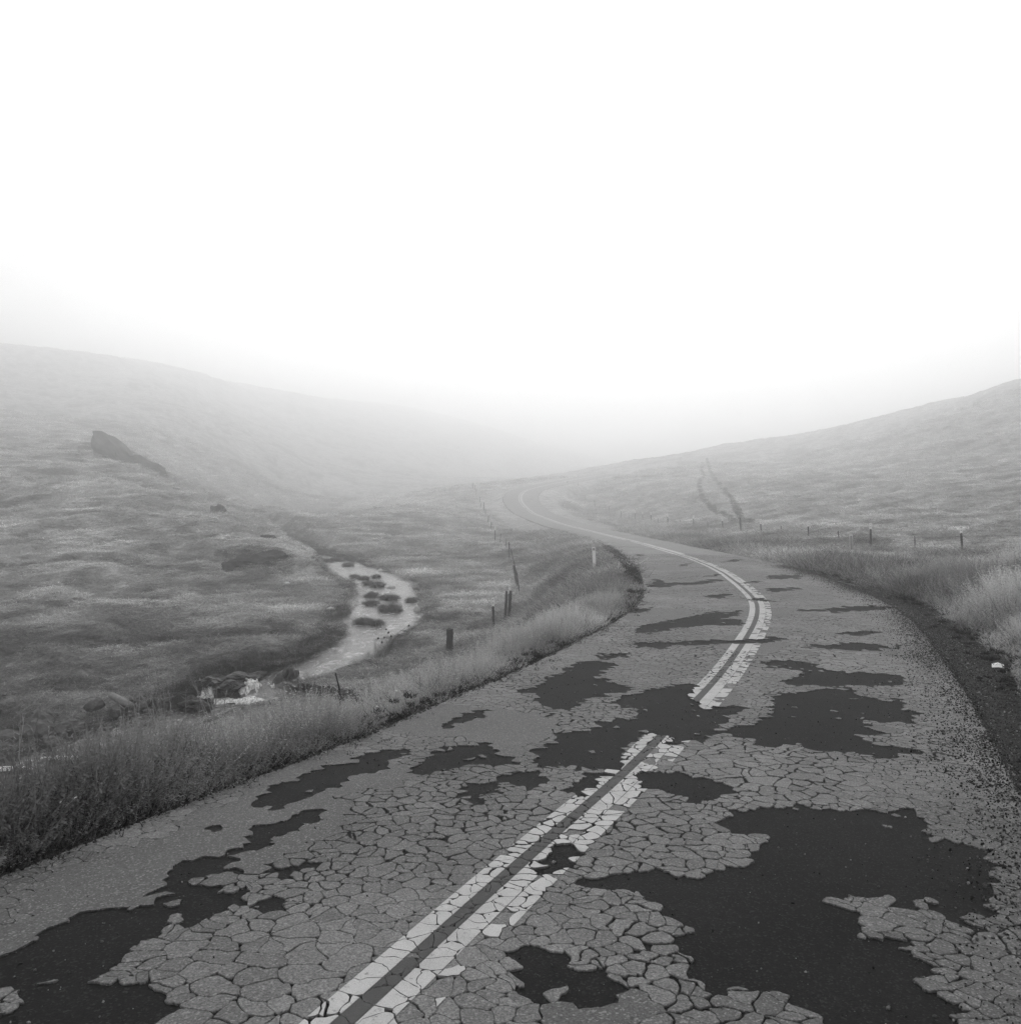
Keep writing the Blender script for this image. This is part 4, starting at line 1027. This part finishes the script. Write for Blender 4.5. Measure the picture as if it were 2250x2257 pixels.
# tall wild grass along both verges
x, y = fan(50000, 3.0, 27, 40, 1.1); z, s_, t_, e_ = ground(x, y, True)
edge = np.where(t_ < 0, -t_ - HL, t_ - HR - np.where(y < 26, 0.80, 0.25) + 0.35 * fbm(s_ * 0.9, s_ * 0, 303, 3))
hgt = np.where(t_ < 0, 0.13 + 0.31 * sstep(0.05, 0.8, edge), 0.16 + 0.52 * sstep(0.1, 1.1, edge)) * np.clip(1 + 1.0 * fbm(x * 0.7, y * 0.7, 211, 3), 0.5, 1.35)
ok = (edge > 0.08 + 0.25 * fbm(x * 1.2, y * 1.2, 212, 2)) & (e_ > 0.2) & (rng.random(len(x)) < np.where(np.abs(t_) < 11, 1, 0.35))
hgt = np.where(t_ < -5.5, hgt * 0.5, hgt) + np.where((t_ < 0) & (t_ > -5.5), 0.13 * (1 - sstep(6.3, 9.0, y)) * sstep(0.1, 0.6, edge), 0)
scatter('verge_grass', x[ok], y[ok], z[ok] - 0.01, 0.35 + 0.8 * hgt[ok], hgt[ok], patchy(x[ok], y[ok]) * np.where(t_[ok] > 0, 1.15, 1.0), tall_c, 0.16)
# long single stalks standing out of the verge
stalk_c = source('stalk_sources', [tuft('e%d' % i, 9, 0.7, 1.0, 0.25, 0.0045, 5, M['grass'], 0.45, 9, 80 + i, 0.5) for i in range(5)])
x, y = fan(9000, 3.2, 20, 40, 1.0); z, s_, t_, e_ = ground(x, y, True)
edge = np.where(t_ < 0, -t_ - HL, t_ - HR - 0.9); ok = (edge > 0.25) & (edge < 3.2) & (fbm(x * 0.5, y * 0.5, 215, 3) > -0.05)
hs = rng.uniform(0.34, 0.56, len(x)); scatter('oat_stalks', x[ok], y[ok], z[ok], hs[ok] * 1.1, hs[ok], rng.uniform(0.55, 1.3, ok.sum()), stalk_c, 0.2)
# coarser verge grass farther along the road and on the banks
x, y = fan(70000, 24, 130, 34, 0.8); z, s_, t_, e_ = ground(x, y, True)
edge = np.where(t_ < 0, -t_ - HL, t_ - HR - np.where(y < 30, 0.7, 0.15))
ok = (edge > 0.1) & (e_ > 0.4) & (np.abs(t_) < np.where(t_ > 0, 13, 9)) 
hgt = (0.11 + np.where(t_ < 0, 0.17, 0.42) * sstep(0.05, 0.9, edge) * (1 - 0.8 * sstep(2.0, 6.0, edge))) * np.clip(1 + 0.7 * fbm(x * 0.4, y * 0.4, 214, 3), 0.5, 1.5)
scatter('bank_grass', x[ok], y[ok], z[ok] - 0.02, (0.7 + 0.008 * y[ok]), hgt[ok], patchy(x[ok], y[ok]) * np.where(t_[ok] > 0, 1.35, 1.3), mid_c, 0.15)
# short grazed meadow
x, y = fan(120000, 18, 300, 33, 0.45); z, s_, t_, e_ = ground(x, y, True)
ok = (np.abs(t_) > 6.0) & (e_ > 0.3) 
hgt = (0.05 + 0.0004 * y) * np.clip(1 + 1.3 * fbm(x * 0.5, y * 0.5, 221, 4), 0.35, 2.4) * np.where(e_ < 1.5, 1.2, 1)
scatter('meadow_grass', x[ok], y[ok], z[ok] - 0.01, 0.24 + 0.0040 * y[ok], hgt[ok], patchy(x[ok], y[ok]) * np.where(e_[ok] < 1.2, 0.7, 1) * (1.0 + 0.6 * paleness(x[ok], y[ok], z[ok])) * (1.12 - 0.5 * streak(x[ok], y[ok])), short_c, 0.12)
# darker tussocks dotted over the meadow
x, y = fan(9000, 26, 200, 33, 0.7); z, s_, t_, e_ = ground(x, y, True)
ok = (np.abs(t_) > 8) & (e_ > 0.2) & (fbm(x * 0.12, y * 0.12, 231, 3) > 0.02)
x, y, z = x[ok], y[ok], z[ok]
# and a fringe on the cut bank
bu, bv, bd_ = rng.uniform(500, 640, 500), rng.uniform(1200, 1290, 500), rng.uniform(64, 70, 500)
bx_ = np.array([P(a, b_, c)[:2] for a, b_, c in zip(bu, bv, bd_)]); x = np.append(x, bx_[:, 0]); y = np.append(y, bx_[:, 1]); z = np.append(z, ground(bx_[:, 0], bx_[:, 1]))
scatter('tussocks', x, y, z - 0.02, rng.uniform(0.4, 0.8, len(x)) * (0.6 + y * 0.006), rng.uniform(0.10, 0.26, len(x)) * (0.8 + y * 0.004), rng.uniform(0.25, 1.3, len(x)), mid_c, 0.2)
# tufts added and darkened for the dark band of the undercut left shore
nn_ = np.stack([STT[:, 1], -STT[:, 0]], 1); ii = rng.integers(0, len(SL), 1500); of = -(SW[ii] + rng.uniform(0.1, 1.1, 1500))
x = SL[ii, 0] + nn_[ii, 0] * of + rng.normal(0, 0.3, 1500); y = SL[ii, 1] + nn_[ii, 1] * of + rng.normal(0, 0.3, 1500)
scatter('shore_dark_tufts', x, y, ground(x, y) - 0.02, np.full(1500, 0.5), rng.uniform(0.12, 0.34, 1500), rng.uniform(0.15, 0.5, 1500), mid_c, 0.2)
# dark low weeds at the ragged edge of the asphalt
ss = rng.uniform(S_START - 1, S_PL + 20, 5200); tw = np.where(rng.random(5200) < 0.62, -HL - rng.normal(0.10, 0.16, 5200), HR + 0.9 + rng.normal(0.25, 0.35, 5200))
x = np.interp(ss, S, C[:, 0]) + tw * np.interp(ss, S, N[:, 0]); y = np.interp(ss, S, C[:, 1]) + tw * np.interp(ss, S, N[:, 1]); z = ground(x, y)
z = np.maximum(z, np.interp(ss, S, C[:, 2]) - 0.06)
sc_ = rng.uniform(0.03, 0.085, len(x)); scatter('roadside_weeds', x, y, z, sc_, sc_ * 1.0, np.full(len(x), 1.0), weed_c, 0.1)
# gravel of the right shoulder, thinning out onto the asphalt
ss = rng.uniform(S_START, s_of_y(34), 90000); tw = HR + 0.45 + rng.normal(0, 0.42, 90000) + 0.5 * fbm(ss * 0.5, ss * 0, 301, 3); tw = np.where(rng.random(90000) < 0.13, HR + 0.1 - np.abs(rng.normal(0, 0.22, 90000)) * (1 + 1.2 * np.clip(fbm(ss * 0.6, ss * 0 + 3, 302, 3) + 0.2, 0, 1)), tw)
x = np.interp(ss, S, C[:, 0]) + tw * np.interp(ss, S, N[:, 0]); y = np.interp(ss, S, C[:, 1]) + tw * np.interp(ss, S, N[:, 1])
z = ground(x, y); xr, yr, zr_ = road_xyz(ss, tw); z = np.where(tw < HR + 0.08, zr_ + 0.012, z)
sc_ = np.clip(rng.lognormal(-5.1, 0.40, len(x)), 0.003, 0.016); scatter('shoulder_gravel', x, y, z + sc_ * 0.2, sc_, sc_, rng.uniform(0.4, 1.0, len(x)) * np.where(rng.random(len(x)) < 0.25, 3.2, 1.0), gravel_c, 1.0)
ss = rng.uniform(S_START, s_of_y(30), 9000); tw = -HL - np.abs(rng.normal(0, 0.14, 9000)) + 0.05
x = np.interp(ss, S, C[:, 0]) + tw * np.interp(ss, S, N[:, 0]); y = np.interp(ss, S, C[:, 1]) + tw * np.interp(ss, S, N[:, 1]); z = ground(x, y); xr, yr, zr_ = road_xyz(ss, tw); z = np.where(tw > -HL - 0.05, zr_ + 0.01, z)
sc_ = np.clip(rng.lognormal(-5.1, 0.45, len(x)), 0.003, 0.016); scatter('edge_gravel', x, y, z + sc_ * .2, sc_, sc_, rng.uniform(0.4, 1.1, len(x)), gravel_c, 1.0)
# loose crumbs of asphalt on the carriageway
ss = rng.uniform(S_START, s_of_y(20), 9000); tw = rng.uniform(-HL, HR, 9000); ok = in_patch(ss, tw) | (rng.random(9000) < 0.10); ss, tw = ss[ok], tw[ok]
x, y, z = road_xyz(ss, tw); sc_ = np.clip(rng.lognormal(-5.6, 0.5, len(x)), 0.002, 0.010)
scatter('asphalt_crumbs', x, y, z + np.where(in_patch(ss, tw), 0.0, TH) + sc_ * 0.3, sc_, sc_, rng.uniform(0.3, 2.2, len(x)), gravel_c, 1.0)
# small white flowers
ss = rng.uniform(S_START, s_of_y(36), 420); left = rng.random(420) < 0.75; tw = np.where(left, -HL - 0.25 - np.abs(rng.normal(0, 0.6, 420)), HR + 1.1 + np.abs(rng.normal(0, 0.5, 420)))
x = np.interp(ss, S, C[:, 0]) + tw * np.interp(ss, S, N[:, 0]); y = np.interp(ss, S, C[:, 1]) + tw * np.interp(ss, S, N[:, 1]); z = ground(x, y)
sc_ = rng.uniform(0.010, 0.018, 420); scatter('wild_flowers', x, y, z + rng.uniform(0.12, 0.42, 420), sc_, sc_, np.ones(420), flower_c, 0.5)
# grass on the stream islets
ix, iy, iz, ih = [], [], [], []
for (o, x0, y0, z0, s_) in islets:
    for k in range(int(60 * s_ + 14)):
        a = random.uniform(0, 6.283); r_ = s_ * 0.95 * math.sqrt(random.random()); ix.append(x0 + r_ * 1.2 * math.cos(a)); iy.append(y0 + r_ * math.sin(a)); iz.append(z0 + 0.34 * s_ * (1 - (r_ / s_) ** 2)); ih.append(0.14 + 0.45 * s_ * random.random())
ix, iy, iz, ih = map(np.array, (ix, iy, iz, ih)); scatter('islet_grass', ix, iy, iz, np.full(len(ix), 0.35), ih, np.full(len(ix), 0.55), mid_c, 0.3)
# flattened darker grass on the wheel tracks
tx = np.concatenate([np.repeat(p[:, 0], 9) for p in tracks]); ty = np.concatenate([np.repeat(p[:, 1], 9) for p in tracks])
tx = tx + rng.normal(0, 0.16, len(tx)); ty = ty + rng.normal(0, 0.5, len(ty)); scatter('track_grass', tx, ty, ground(tx, ty) + 0.05, np.full(len(tx), 0.26), np.full(len(tx), 0.30), np.full(len(tx), 0.22), short_c, 0.2)

# tall dry stalks rising from the bank grass
def stalk_clump(name, u, v, d, tips, label):
    b_ = Vector(P(u, v, d)); g_ = gz(b_.x, b_.y); b_.z = min(b_.z, g_ + 0.3); parts = []
    for i, (tu, tv) in enumerate(tips):
        t_ = Vector(P(tu, tv, d + random.uniform(-.3, .3))); st = b_ + Vector((random.uniform(-.15, .15), random.uniform(-.1, .1), 0)); m_ = st * 0.5 + t_ * 0.5 + Vector((0, 0, 0.05))
        parts.append(tube([st, m_, t_], [.005, .004, .002], 4))
        for k in range(5):
            f = 0.78 + 0.05 * k; q_ = m_.lerp(t_, (f - .5) * 2); parts.append(tube([q_, q_ + Vector((random.uniform(-.05, .05), random.uniform(-.03, .03), random.uniform(-.03, .05)))], [.004, .002], 3))
    V, F = join(parts); return tag(mobj(name, V, F, M['dry']), label, 'plant', 'dry stalks on the left bank')
stalk_clump('dry_grass_clump', 385, 1610, 8.8, [(315,1478),(328,1472),(345,1480),(360,1500),(300,1510),(372,1520),(410,1520),(340,1505)], 'fan of tall pale dry stalks in front of the rapids')
stalk_clump('dry_grass_clump', 470, 1610, 8.8, [(415,1485),(440,1492),(428,1500),(455,1510),(480,1495),(500,1520)], 'second fan of pale stalks just right of the tallest fan')
stalk_clump('dry_grass_clump', 275, 1600, 8.2, [(290,1505),(310,1502),(262,1540),(285,1530),(300,1545)], 'drooping pale oat stalks left of the tallest fan')
stalk_clump('dry_grass_clump', 60, 1690, 6.8, [(60,1530),(45,1570),(90,1560),(30,1600),(110,1590),(70,1600)], 'pale oat stalks against the boulders at far left')
stalk_clump('dry_grass_clump', 690, 1500, 14, [(650,1435),(672,1432),(695,1425),(640,1450)], 'thin pale stalks crossing the upper pool')
def thistle():
    root_p = Vector(P(842, 1500, 17)); parts, heads = [], []
    def st(*q_): return [Vector(P(u, v, 17)) for u, v in q_]
    for path in (st((838,1500),(826,1430),(829,1365)), st((845,1500),(826,1415),(851,1387)), st((850,1500),(845,1440),(870,1400),(901,1379)), st((835,1460),(846,1432),(836,1415)), st((846,1440),(862,1402))):
        parts.append(tube(path, [.008] + [.006] * (len(path) - 2) + [.004], 5))
    V, F = join(parts); r_ = mobj('dead_thistle', V, F, M['dry'])
    tag(r_, 'dead thistle with dark round heads against the stream', 'plant')
    for (u, v) in ((901,1379),(851,1387.5),(856,1394.5),(847,1405),(833.5,1407.5),(842,1416),(862,1402)):
        o = lump('seed_head', P(u, v, 17), (.018, .018, .021), M['darkstem'], int(u), 0.3, ico=ICO2, parent=r_)
thistle()
stalk_clump('dry_grass_clump', 800, 1520, 15, [(842,1438),(835,1450),(815,1460)], 'bleached leaning stems below the dead thistle')

# ------------------------------------------------------------------ fog: one closed box of even air round everything
hz = NT('fog_air'); t = hz.t; t.nodes.remove(hz.b)
pvn = t.nodes.new('ShaderNodeVolumePrincipled'); pvn.inputs['Color'].default_value = (1, 1, 1, 1)
pvn.inputs['Density'].default_value = FOG_DENSITY; pvn.inputs['Anisotropy'].default_value = FOG_G
t.links.new(pvn.outputs[0], t.nodes['Material Output'].inputs['Volume'])
zmin = float(gz_.min()) - 1.0; zmax = float(gz_.max()) + 4.0; e_ = 1450.0
V = [(x_, y_, z_) for z_ in (zmin, zmax) for (x_, y_) in ((-e_, -e_), (e_, -e_), (e_, e_), (-e_, e_))]
F = [(3,2,1,0),(4,5,6,7),(0,1,5,4),(1,2,6,5),(2,3,7,6),(3,0,4,7)]
tag(mobj('haze', V, F, hz.m), kind='stuff')
print('plates', len(plates), 'seeds', nseed, 'z range', zmin, zmax, 'ground tris', len(q) * 2)
